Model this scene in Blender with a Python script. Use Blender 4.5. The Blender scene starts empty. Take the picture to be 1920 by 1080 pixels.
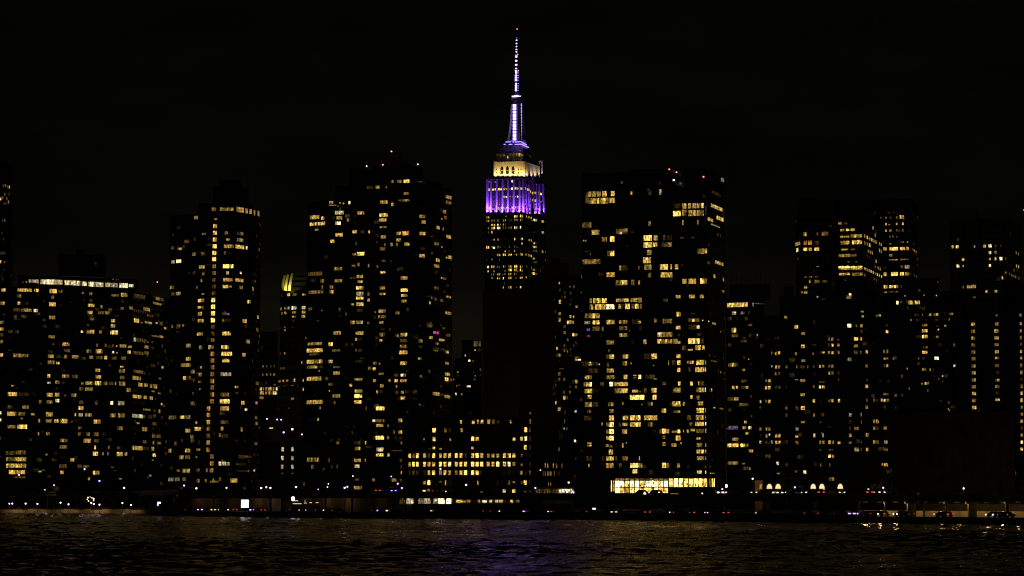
import bpy, math, random
import numpy as np
from mathutils import Vector, Matrix

S = bpy.context.scene
COL = S.collection
R = math.radians
# ------------------------------------------------------------------ camera
F = 5500.0                                # focal length in pixels of a 1920 wide frame
HOR = 938.0                               # row of the horizon
TH = math.atan((HOR - 540) / F)
EYE = Vector((0, 0, 5.5))
cam = bpy.data.cameras.new('camera'); cam_ob = bpy.data.objects.new('camera', cam); COL.objects.link(cam_ob)
cam.sensor_width = 36; cam.lens = 36 * F / 1920; cam.clip_start = 1; cam.clip_end = 30000
cam_ob.location = EYE; cam_ob.rotation_euler = (R(90) + TH, 0, 0)
S.camera = cam_ob
# ------------------------------------------------------------------ night sky: faint city glow low down, thin cloud
wd = bpy.data.worlds.new('World'); S.world = wd; wd.use_nodes = True
wt = wd.node_tree; wt.nodes.clear()
def N(t, kind, **kw):
    n = t.nodes.new(kind)
    for k, v in kw.items():
        if k in n.inputs: n.inputs[k].default_value = v
        else: setattr(n, k, v)
    return n
def L(t, a, b): t.links.new(a, b)
tc = N(wt, 'ShaderNodeTexCoord'); sx = N(wt, 'ShaderNodeSeparateXYZ'); L(wt, tc.outputs['Generated'], sx.inputs[0])
ramp = N(wt, 'ShaderNodeValToRGB'); L(wt, sx.outputs['Z'], ramp.inputs[0])
e = ramp.color_ramp.elements
e[0].position = 0.0; e[0].color = (.0070, .0056, .0032, 1)
e[1].position = 0.5; e[1].color = (.0009, .0009, .0008, 1)
for p_, c_ in ((.055, (.0056, .0046, .0028, 1)), (.085, (.0020, .0019, .0013, 1)), (.16, (.0016, .0016, .0012, 1))):
    q = e.new(p_); q.color = c_
mp = N(wt, 'ShaderNodeMapping'); mp.inputs['Scale'].default_value = (9, 9, 34); L(wt, tc.outputs['Generated'], mp.inputs[0])
nz = N(wt, 'ShaderNodeTexNoise', Scale=1.6, Detail=5.0, Roughness=.55); L(wt, mp.outputs[0], nz.inputs[0])
mr = N(wt, 'ShaderNodeMapRange'); mr.inputs[1].default_value = .35; mr.inputs[2].default_value = .7; mr.inputs[3].default_value = .75; mr.inputs[4].default_value = 1.45
L(wt, nz.outputs[0], mr.inputs[0])
mx = N(wt, 'ShaderNodeVectorMath', operation='SCALE'); L(wt, ramp.outputs[0], mx.inputs[0]); L(wt, mr.outputs[0], mx.inputs['Scale'])
bg = N(wt, 'ShaderNodeBackground', Strength=.72); L(wt, mx.outputs[0], bg.inputs[0])
wo = N(wt, 'ShaderNodeOutputWorld'); L(wt, bg.outputs[0], wo.inputs[0])
# ------------------------------------------------------------------ exposure and render
S.view_settings.view_transform = 'Standard'; S.view_settings.look = 'None'
S.view_settings.exposure = 0; S.view_settings.gamma = 1
S.render.engine = 'CYCLES'
S.cycles.use_denoising = True
S.cycles.max_bounces = 4; S.cycles.diffuse_bounces = 1; S.cycles.glossy_bounces = 3
S.cycles.pixel_filter_type = 'BLACKMAN_HARRIS'; S.cycles.filter_width = 1.1
S.cycles.sample_clamp_indirect = 6
PW_P = 46000; PW_G = 6200; LP_PROM = 190; LP_HIGH = 60; UD = .38; UR = 6
# lit windows, read off the photograph: (x, y, width[, brightness+colour[, height]]) in the coordinates of an enlarged view
VIEWS = {'T1':(0,440,4.153),'T2':(0,700,3.857),'T3':(300,340,3.6),'T4':(300,640,3.176),'T5':(560,260,3.6),'T6':(560,560,4.5),
 'T8':(860,260,3.6),'U1':(600,740,4.5),'U2':(840,540,4.5),'U3':(880,740,4.5),'U4':(1080,300,4.153),'U5':(1080,560,4.5),
 'U6':(1080,780,5.333),'U7':(1360,500,4.153),'U8':(1360,740,4.5),'V1':(1460,340,4.154),'V2':(1640,560,4.5),'V3':(1600,780,4.909),
 'V7':(0,280,3.857),'V8':(440,620,4.91),'E2':(900,270,7.714),'E3':(900,390,6.75),'PX':(0,0,1.0)}
W = {}
W['far_left'] = [('V7',24,"24,262,6,4 40,265,8,5 55,268,6,4 68,275,8,6 5,355,10,7 20,350,8,4 35,325,6,3 50,360,8,4 62,380,8,4 20,510,8,3 35,515,8,3 15,610,5,2 28,650,5,2 8,750,8,3w 22,750,8,3w 35,750,8,3w 5,810,10,7 33,817,8,7w,12 20,940,8,2 12,920,8,2 30,870,6,2 18,880,6,1 66,325,6,3")]
W['edge'] = [('T1',26,"27,431,36,7 22,533,36,6 32,622,8,4,8 15,683,30,5w 12,735,34,6 12,780,28,3 12,833,26,5 8,937,34,6"),
 ('T2',24,"4,286,12,7w 4,337,12,7w 2,605,6,3,8 3,470,8,3")]
W['slab'] = [('T1',26,"192,433,105,7 282,433,32,7 413,442,52,9,36 470,444,32,3 148,478,30,4 410,490,22,3 147,534,20,7 205,534,30,2 408,543,46,8,34 130,582,52,3 205,585,80,5 278,590,30,8w 118,640,22,3 185,640,40,3 406,643,44,5,30 472,548,24,1 645,455,14,4,14 706,457,24,3 652,508,14,2 708,515,20,3 710,551,46,6 790,558,16,4 702,610,36,6 785,610,40,3 835,613,34,6 655,640,16,1 713,658,40,3 685,702,10,4,10 638,756,16,8w,18 704,757,55,6,32 783,757,22,4 895,473,55,5,18 967,470,46,6,34 1088,478,76,3,32 955,518,24,2 950,574,22,4,20 1020,574,28,4 1140,579,48,5,30 880,668,30,6 880,713,32,5w 888,764,56,7,34 955,765,30,1 1062,670,34,8,34 1103,685,12,4,12 1155,685,50,5,18 1218,688,14,6w,14 1253,693,24,3 1285,728,16,6,20 1225,495,30,5 1262,502,22,3 1222,537,60,5,16 1170,632,50,3,12 1205,460,30,2,12 402,792,46,4 514,850,52,6,30 415,853,14,5,12 455,855,20,1 522,902,44,3 395,945,40,6,30 455,945,28,2 511,948,22,7,30 585,950,48,5 398,995,50,5,30 450,1000,26,7,20 317,1005,16,2,10 135,937,60,6,30 190,940,60,4 692,906,34,4,30 640,905,14,1 755,858,14,5 822,858,12,4 880,868,14,3 908,868,10,7w,10 772,907,50,7,34 945,805,24,2,10 957,868,50,6 1012,873,30,5,16 1050,820,16,7w,34 1095,822,80,3,30 1142,877,30,5 1185,880,20,2 880,915,14,7w,18 910,920,10,6w,10 1005,915,22,7 1060,920,38,3 1097,920,34,3 1140,922,30,3 710,955,26,5 775,960,46,4 823,958,20,7,30 888,965,34,4 962,965,36,4 1225,793,90,4,10 1255,795,22,6,16 1150,837,10,6,10 1185,835,10,5o,10 1285,905,10,2 760,1055,36,6 950,1063,44,5,30 1075,1065,70,3 948,1028,24,6,10 1265,1033,14,7,20 1190,1020,34,2 1213,930,20,1"),
 ('T2',26,"353,18,20,7 355,68,22,6w,14 415,62,30,5 92,90,20,6,10 90,149,62,8,30 172,150,70,2 245,150,20,1 358,156,40,6,30 413,154,30,7,30 474,18,48,5 540,24,38,4 595,73,18,6,16 643,73,46,6 587,112,28,3 642,115,52,5 710,25,38,7 884,32,30,3 710,72,44,7,32 762,73,24,5 803,73,30,3 835,73,8,6 883,77,42,5,32 533,160,34,5 470,160,14,5,12 290,203,16,6 358,205,38,4 370,210,16,7w,16 414,200,26,7w 587,207,30,4 585,252,32,7,30 695,220,14,4o,10 808,213,18,8w 876,215,42,7w,32 72,243,32,3 172,243,22,5 200,243,14,4 85,290,62,6,32 158,290,44,4 237,296,22,6,14 357,295,46,5,34 583,300,28,5w 640,302,46,5 545,297,8,6 815,306,38,6,30 877,306,44,5,32 283,343,10,5 352,340,38,5 407,341,30,8 461,344,48,7,34 518,350,12,3o,14 157,327,16,4,10 702,350,46,7,32 85,382,60,4 160,383,64,8,32 578,395,22,5,18 574,438,20,4 636,438,24,4 868,400,38,4,30 693,440,34,4,30 752,440,26,2 278,437,8,5 347,435,26,4 222,480,14,4,20 460,484,50,5 458,530,50,6 630,488,50,6,32 697,488,30,3 687,535,12,7,32 787,535,8,4 80,575,70,3,30 150,572,64,4,30 80,618,66,4,30 152,618,68,6,32 82,665,68,7,32 153,665,66,7,32 88,714,44,8,32 150,714,56,6,30 140,752,80,4,10 335,587,18,5,12 400,575,24,2 280,630,40,2 395,625,40,2 523,628,26,7 690,582,34,7,32 745,578,8,5 780,578,8,5w 455,672,50,3,30 575,672,28,3 624,672,42,4,20 695,722,44,7,30 448,717,20,6 290,710,20,6,10 643,765,14,6 858,540,20,3 865,586,38,7,32 910,583,18,6w 930,123,28,5,30 988,35,54,5,30 1155,38,14,5,8 1015,82,26,6,30 1053,82,24,5 1092,88,14,4,30 1122,92,22,6,32 1105,130,20,4,10 990,170,60,6 1050,173,22,5 1092,176,20,6w 1150,145,16,5,10 1062,263,50,4,12 1115,268,22,2 1153,277,10,6 1168,223,8,6,18 990,310,70,6w,28 1037,315,16,4 1085,313,22,2 1115,308,20,3 998,360,16,6,12 1115,364,28,3 1045,404,34,6o,32 985,402,70,1 1110,455,20,4 1145,455,30,3 983,540,70,7,32 1050,545,40,2 1105,545,16,6,30 1043,492,24,3 1110,505,10,5 1150,508,24,5,20 1114,592,20,7,26 1103,628,10,5,8 870,762,18,5,8 815,680,20,4,6 1085,740,14,5,14")]
W['slab_crown'] = [('T1',34,"180,370,10,4,10 205,368,10,5,12 262,362,70,7w,26 292,362,16,8w,34 340,367,46,8w,40 386,368,44,9w,42 430,369,42,8w,42 470,370,30,7w,40 528,374,48,9w,40 574,376,38,8w,40 606,378,34,9w,40 656,382,36,8w,36 705,385,34,9w,40 745,387,40,7w,42 786,390,36,8w,38 868,392,90,7w,36 963,396,62,8w,40 1022,397,34,8w,24 880,347,10,4,6 915,352,26,3,5 1033,410,10,5,12")]
W['stair'] = [('T3',24,"363,190,30,4 450,188,92,5 540,190,40,6,38 583,200,14,5,36 610,204,14,5,36 637,212,14,5,38 665,218,24,5,38 375,255,20,5,10 372,302,26,8,30 371,348,26,8,30 370,394,26,8,30 369,438,26,8,30 367,484,26,8,30 366,529,26,8,30 366,575,24,4,28 365,620,24,4,28 364,664,24,3o,28 363,710,24,3,28 362,755,24,3o,28 359,801,27,9,32 358,846,27,8,32 358,892,27,9,32 357,938,27,9,32 357,983,24,3o,28 356,1028,24,3o,28 355,1070,24,4o,24 243,245,26,4 297,355,28,4,12 180,404,34,3 133,456,30,6,16 88,543,24,5w 127,535,36,8w 230,490,26,4 290,488,28,3 283,577,40,6 293,625,14,4 280,670,10,4 250,710,12,4 65,715,12,4 90,718,14,3 88,760,20,5 124,757,34,5w 290,760,20,4,10 268,803,24,8 290,800,18,4 268,850,26,6,16 290,853,14,3 270,893,28,6,28 268,940,26,6 288,940,16,6 265,1030,32,6 285,1030,14,3 83,982,12,5 125,973,26,4 157,973,14,6,14 120,1015,16,2,8 448,348,22,5 525,350,20,2 552,352,14,5 458,393,24,5,14 540,395,36,4w 465,438,66,5,26 537,443,46,7,28 580,449,16,7w 438,484,14,4 465,487,22,2 460,573,70,8,28 456,618,18,7w 545,618,10,7w,16 458,664,64,7 533,667,46,6 440,710,34,6 473,710,24,5,14 547,718,18,4 627,730,12,6,28 600,818,16,7 433,890,26,4 459,896,26,7p,14 427,937,12,4 458,937,40,2 570,943,22,7,28 660,913,22,5w 657,1003,20,4 435,1027,30,7,28 467,1027,22,7,28 592,1075,20,4,8 675,290,20,2 668,460,16,3"),
 ('T4',24,"310,35,18,5o 310,74,22,5o,28 309,114,22,5o,28 308,155,22,5o,28 307,195,22,5o,28 306,236,22,5o,28 305,276,22,5o,28 304,317,22,5o,28 304,357,22,5o,28 303,398,22,5o,28 302,438,22,5o,28 301,480,22,5o,28 300,520,22,5o,28 300,560,22,5o,28 299,601,22,5o,28 298,642,22,5o,28 297,683,22,5o,28 296,725,22,5o,28 295,766,22,5o,28 187,24,32,6w,24 243,36,20,4w 295,35,12,7w,26 388,36,46,7,24 395,74,60,7,26 422,74,14,9w,26 392,115,42,6,22 186,103,32,6 186,141,32,5 138,141,32,4 183,181,26,4w 147,220,18,8 183,215,24,3 245,155,12,5,14 240,197,22,5 236,241,16,4,14 238,285,8,5,8 392,196,64,5w,24 455,272,18,5,14 180,375,28,4,24 385,317,54,4 385,358,58,8,28 385,398,52,7,28 492,363,16,6 512,405,14,7w,14 62,455,36,3w 135,453,34,7,20 177,455,30,4w 90,450,16,3 217,485,12,5,16 385,480,48,4o 370,520,16,5 485,522,10,4 225,521,42,7,24 175,535,30,6 178,573,26,4 358,558,14,6 385,562,42,2 52,653,18,5 93,612,14,3 170,653,32,6 228,645,26,4,14 230,600,18,2 128,693,28,5 172,693,32,5 217,689,10,7,10 358,727,18,8w,26 383,727,26,5w,24 408,731,12,7w,22 110,770,20,4,14 165,772,50,6 225,767,24,3w 280,766,12,5 60,823,40,4w 105,820,30,4w 145,820,24,4w 227,830,18,5 273,830,12,5,20 293,836,52,5,10 318,828,10,5 358,822,14,3 430,827,22,5,28 450,827,16,5,28 60,298,16,2 485,685,30,2 545,687,60,3,14 480,732,50,2,12 490,772,60,2,12 525,772,10,4,10 560,769,14,8w,14"),
 ('V8',30,"208,485,50,3,34 195,543,30,2 200,665,30,7,26 195,795,36,4,30 200,855,30,4 195,1040,50,3w,30 230,893,10,5,10 123,105,26,4w,36 85,225,24,5,34 15,520,24,6,16 75,660,26,8,30 102,727,16,8w,18 62,908,12,5,34 218,180,26,2")]
W['court'] = [('V8',22,"262,327,12,3g 296,327,12,3g 331,327,12,3g 366,327,12,3g 260,405,14,5o,18 295,405,14,5o,18 330,403,14,6o,22 365,405,14,5o,18 242,535,22,7,32 265,535,10,5,28 292,535,22,4,32 318,535,14,6,32 333,535,12,7w,32 358,535,14,6,32 376,535,12,4,32 388,535,10,8,32 242,573,22,5,32 262,573,14,7,32 290,573,18,6,32 318,573,16,6,32 333,573,12,5,32 358,573,14,7,32 377,573,26,8w,32 247,618,36,4,24 368,497,20,4,12")]
W['court_wing'] = [('V8',22,"415,465,22,5 450,462,20,6 485,460,18,6 552,458,12,7w,30 528,458,12,2 414,515,24,3,10 450,510,16,2,8 478,508,14,2,8 530,505,30,3,8 532,627,30,5,18 425,305,12,3 453,300,24,3")]
W['finned'] = [('T3',20,"868,765,20,7 908,762,26,4 972,764,26,6,12 820,775,14,2 840,858,16,4w 868,855,14,6w 905,852,32,8w,26 970,850,26,8w,24 818,865,12,4 825,893,10,4 843,890,16,6 905,885,28,6,14 970,880,24,5 905,913,28,5,10 968,911,24,7 843,985,10,6,10 843,1005,10,5,10 985,1058,10,4,8"),
 ('T4',20,"740,72,10,5,14 845,125,8,5,16 848,232,16,7 850,285,14,6 788,342,18,6,12"),('T6',24,"28,540,10,5 20,688,16,6 25,765,14,6")]
W['cluster'] = [('T5',24,"108,532,66,7,28 163,532,20,7 127,572,108,7,24 122,615,24,4w,14 112,915,100,3o,28 100,958,40,2 158,957,26,5,26 115,1033,106,4,24 160,1000,8,4 215,427,30,5,18 280,435,10,6,10 303,437,10,6,10 205,450,50,5,6 343,432,14,8w,22 267,457,8,6,6 275,495,60,8w,26 275,535,40,5 265,572,38,8w,24 333,545,16,5 237,537,14,2 420,505,46,6 378,520,20,1 480,328,40,2 533,327,26,8,22 592,327,10,6,16 634,297,14,6,20 680,298,30,6,22 728,293,40,8 838,293,34,4,8 726,370,34,6,18 725,405,48,5,16 685,412,20,3,12 575,433,50,5,24 632,443,14,6 1020,396,36,6 1018,432,34,4 273,650,50,7,26 227,693,28,7 378,627,30,7,24 430,627,24,2 476,630,10,7 573,516,56,7,26 568,552,50,6 525,560,30,2 570,597,46,5,12 572,665,34,6 582,710,12,3 628,714,16,6w 566,743,36,4 675,642,32,6 720,638,46,8o,30 673,683,32,7 663,718,12,4 730,712,36,6 835,528,38,5 843,568,28,6 835,643,38,6 832,795,36,6 983,493,18,5 990,530,16,4o 965,541,8,6,8 940,597,18,6 975,605,8,3 1012,657,28,5 931,710,26,4 965,731,8,6w,8 899,660,8,4r,8 912,775,12,3,12 938,820,20,6 930,860,34,5 930,897,14,2 1020,805,26,6 998,803,8,8w,8 418,773,50,8,26 375,780,26,5,14 388,708,10,3 405,850,14,5 370,858,24,5,14 472,853,10,7w 532,862,10,4,14 575,824,26,4o,12 625,830,12,2 569,902,34,7,16 267,882,54,5 268,958,52,5,22 413,927,42,6,22 415,965,34,7,18 365,940,36,4,6 220,1003,26,6 222,1038,26,7 412,1003,50,8,24 413,1043,50,5w,28 473,1050,16,6,26 413,1076,50,8,20 565,1012,36,6 566,1048,40,6,14 712,943,46,5 713,1020,48,8 713,1058,44,6,20 965,941,10,6,10 985,945,20,3,14 928,1008,28,4o,20 898,1075,8,6p,16 1010,1068,30,5,16 1018,885,20,1"),
 ('T6',26,"137,380,125,5,26 133,430,140,8,34 133,470,90,3,20 130,525,140,7,36 115,577,95,6,26 185,575,40,2 128,672,130,6,36 127,868,145,6,36 175,610,12,6,10 182,922,8,6 165,1018,12,6 115,1020,80,1 97,88,36,3 197,100,8,6,8 160,187,24,2,10 590,12,20,7 517,50,62,7,32 455,48,26,5,16 517,97,50,2 890,20,44,6,24 1107,35,14,6 1155,5,20,3 1205,15,26,4 1262,122,44,5,26 705,107,62,6,30 648,112,12,5,12 703,155,66,5,30 643,158,18,2 697,201,36,5,22 835,120,34,4 346,90,14,3 345,145,12,2 400,135,8,4,30 455,199,36,7,30 513,195,60,6w,30 587,205,16,5,22 325,283,64,5,32 514,295,66,5,32 485,343,16,5 515,340,40,2 703,297,46,4,34 695,352,26,7,18 710,258,30,2,10 772,260,18,2 888,306,56,7,32 830,310,32,4 885,353,56,3,30 883,402,58,5,30 883,451,70,8,34 1026,360,36,5,30 1025,405,34,2 1107,230,40,4,26 1157,287,40,7m,24 1115,328,32,5,26 1202,348,32,6,22 1225,350,10,6w,12 1260,308,34,3,26 1165,380,22,5,18 1130,420,90,2 1155,437,34,3,14 1250,450,28,6,26 1220,250,20,3,16 1025,230,10,3w,10 267,386,38,8,34 315,437,70,4,16 485,435,14,5 520,437,36,2 452,388,20,2 265,530,38,7w,30 235,532,20,2 320,577,60,3,16 320,625,56,7,30 508,528,60,2 255,677,28,4,28 260,723,36,3 260,778,10,6,10 505,680,66,5,22 440,730,24,6 643,544,30,6 683,548,10,7w,12 597,587,24,3 635,592,26,7,26 697,633,42,4,18 640,692,26,6 702,735,32,5,32 662,787,12,6 690,785,40,2 1020,505,26,5,20 1030,653,20,4,18 825,645,30,3 873,645,24,7w 900,645,10,5 767,690,18,5 823,692,30,6 884,692,54,6o 826,740,12,5 885,547,58,7,32 1250,545,24,6,22 1254,635,38,6,28 1247,681,28,8,34 1285,685,10,6,12 875,790,24,5 830,790,24,3 880,838,38,8,28 1155,808,52,6,30 1200,810,40,2 1253,823,44,6,28 505,775,66,6,28 503,825,64,9,34 500,875,60,7,30 315,820,66,5,32 345,820,10,7,30 303,877,14,5 265,865,30,1 688,928,72,9,34 570,928,8,5,32 630,1030,24,7w,22 680,1030,60,3 718,1030,8,5 684,1070,62,6 755,1070,8,5 870,1030,56,6,32 1020,893,10,4w,10"),
 ('U1',30,"150,400,26,5 315,405,56,3 385,405,12,6 317,453,48,6 258,455,26,1 315,552,62,5 383,552,6,5 307,600,52,7w 505,362,72,8,34 575,362,18,5 455,362,18,2 635,365,30,2 690,317,54,6 625,317,16,3 690,365,40,2 507,457,58,7w,34 505,507,66,8,28 578,510,20,5,28 650,472,110,3,8 693,412,26,6 693,560,44,3 692,610,26,2 697,657,28,7,28 445,720,24,7,24 625,722,40,6,28 690,722,36,3,24 318,785,76,5,30 315,715,30,3,18 247,720,12,5,14 272,315,18,3,14")]
W['office'] = [('U1',42,"757,513,20,8 790,513,18,3 822,513,20,8 882,513,24,8 920,513,20,2 959,513,24,7 1017,513,22,7 1055,513,24,7 1094,513,24,7 1150,513,24,6 1190,513,24,7 1228,513,22,2 1288,513,26,8 1326,513,26,8 1365,513,26,6 1420,520,24,6,30 757,586,20,8 790,586,20,8 822,586,20,8 882,586,24,9 920,586,24,5 959,586,24,8 1017,586,24,8 1055,586,24,9 1094,586,26,9w 1150,586,24,7 1190,586,24,7 1228,586,24,8 1288,586,26,8 1326,586,26,8 1365,586,26,9 1420,586,26,8 757,658,20,2 790,658,20,2 822,658,18,2 882,658,24,2 920,658,22,6 959,658,26,8 1017,658,22,7 1055,658,24,7 1094,658,24,7 1150,658,22,5 1190,658,24,8 1228,658,26,8 1288,658,26,8 1326,661,26,8,38 1357,658,10,2 883,745,20,4,30 918,743,24,8 960,743,20,1 1017,735,14,3,16 1060,743,8,5 1095,740,16,1 1332,745,8,7,34 880,814,28,8,14 917,806,24,3,22 952,813,10,4r,22 961,450,22,6,22 1018,457,22,6,10 1060,440,22,1 925,457,20,3,8 1285,450,20,6,22 962,372,26,8,38 1288,372,26,8,38 1326,375,26,7,34 878,377,8,5,14 1100,378,14,4,20 963,300,26,8,38 1018,300,16,1 1058,300,22,3 1095,300,20,2 1196,300,18,6,36 1190,233,14,6,32 1293,233,22,6,26 1333,228,12,6,34 1367,228,24,7,34 1423,228,24,8,38"),
 ('U3',42,"162,517,26,6,36 200,517,24,5,34 240,517,26,5,34 297,514,26,8 337,514,26,6 376,514,26,6,38 440,516,16,4,30 511,516,12,2,30 162,586,24,8 200,586,26,8 240,586,26,9 297,586,26,8 337,586,26,9w 376,584,26,5,36 440,592,16,4,24 511,586,14,2 297,655,22,1 337,655,22,1 376,655,22,1 437,662,20,6,36 475,655,16,2 511,658,14,3 240,743,16,1 297,743,16,1 337,743,14,5 376,737,22,6,12 440,745,14,3,30 471,741,24,8 511,743,14,2 295,813,26,5w,28 337,813,18,1,28 375,813,28,8,30 470,818,18,4,12 511,815,14,2,24 103,822,20,4,12 203,225,22,5,40 242,226,22,2,34 348,228,12,6,32 511,222,14,4 378,375,24,7,26 440,373,20,6,36 475,366,20,7w,40 511,368,14,2 471,440,22,7,42 511,440,12,2 475,295,22,7,42 511,295,14,3 513,157,12,4,18")]
W['ribbed'] = [('U3',40,"612,600,7,2 625,600,6,1 638,595,9,7 660,597,9,7 708,600,9,6 737,603,10,7 783,600,8,5 612,664,6,3 625,664,6,4 638,665,7,5 660,665,7,5 673,668,7,5 688,665,7,5 703,667,7,5 722,669,11,7 757,665,6,2 770,665,6,2 657,755,6,3,28 670,752,6,4,34 685,755,7,4,30 757,460,5,4,34 768,464,6,4,28 760,305,5,2,60 772,305,5,2,60 784,305,5,2,60")]
W['slender'] = [('T8',22,"845,690,12,5,10 858,690,8,5,10 832,838,10,5,12 830,880,8,3 832,935,10,3 680,975,8,5,16 753,1000,8,5,10 778,1000,10,4o 685,1022,8,3 755,1042,10,4"),
 ('U2',26,"945,18,16,3,26 1035,42,14,4 965,72,10,2 988,80,16,3 1038,100,10,2,16 945,117,18,6,36 1032,140,10,3,20 1085,158,18,5,22 1158,165,10,3 942,217,20,5,26 1033,240,14,7,26 1060,243,12,5,22 942,270,16,5,32 1011,286,14,8,34 1033,286,18,9w,34 1055,290,16,5 1155,293,16,6,24 985,327,18,4,26 985,377,18,4o 1058,393,14,8 1083,397,18,6 1010,437,10,5,22 983,483,14,3 1060,488,12,2 920,510,12,6 983,525,12,3 1008,535,8,4,18 916,567,10,5 942,567,20,5 1097,605,50,9w,12 1090,587,40,4o,16 938,618,12,1 957,681,40,4,6 940,725,20,4,30 938,768,20,3 982,775,16,4 1057,788,12,3 1082,790,22,5,32 1032,828,16,2 1080,837,16,4 915,817,10,3 980,875,14,3 1030,883,18,3 982,925,20,7,36 1006,930,8,3 915,968,12,6,28 938,1022,22,7,34 1078,1040,18,6b,24"),
 ('U3',26,"845,432,18,5,30 892,390,16,8w,18 848,640,16,3,30 893,690,14,2 900,540,12,2,26 805,25,18,5,28 800,285,12,4w,18 822,285,10,3w 805,225,6,3,36")]
W['distant'] = [('U2',14,"247,470,60,3w,52 229,524,16,6,12 265,524,30,3,8 145,570,10,7w,20 180,612,18,8w,16 212,615,8,4,12 82,709,14,5,10 82,740,12,4,10 25,772,8,6 41,773,6,5 73,825,10,6,14 93,820,8,4 68,893,10,8w,26 115,897,12,6w,16 175,830,34,9w,14 273,688,10,3,24 230,740,10,5,10 213,710,8,3 273,735,8,2 55,603,8,2")]
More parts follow.
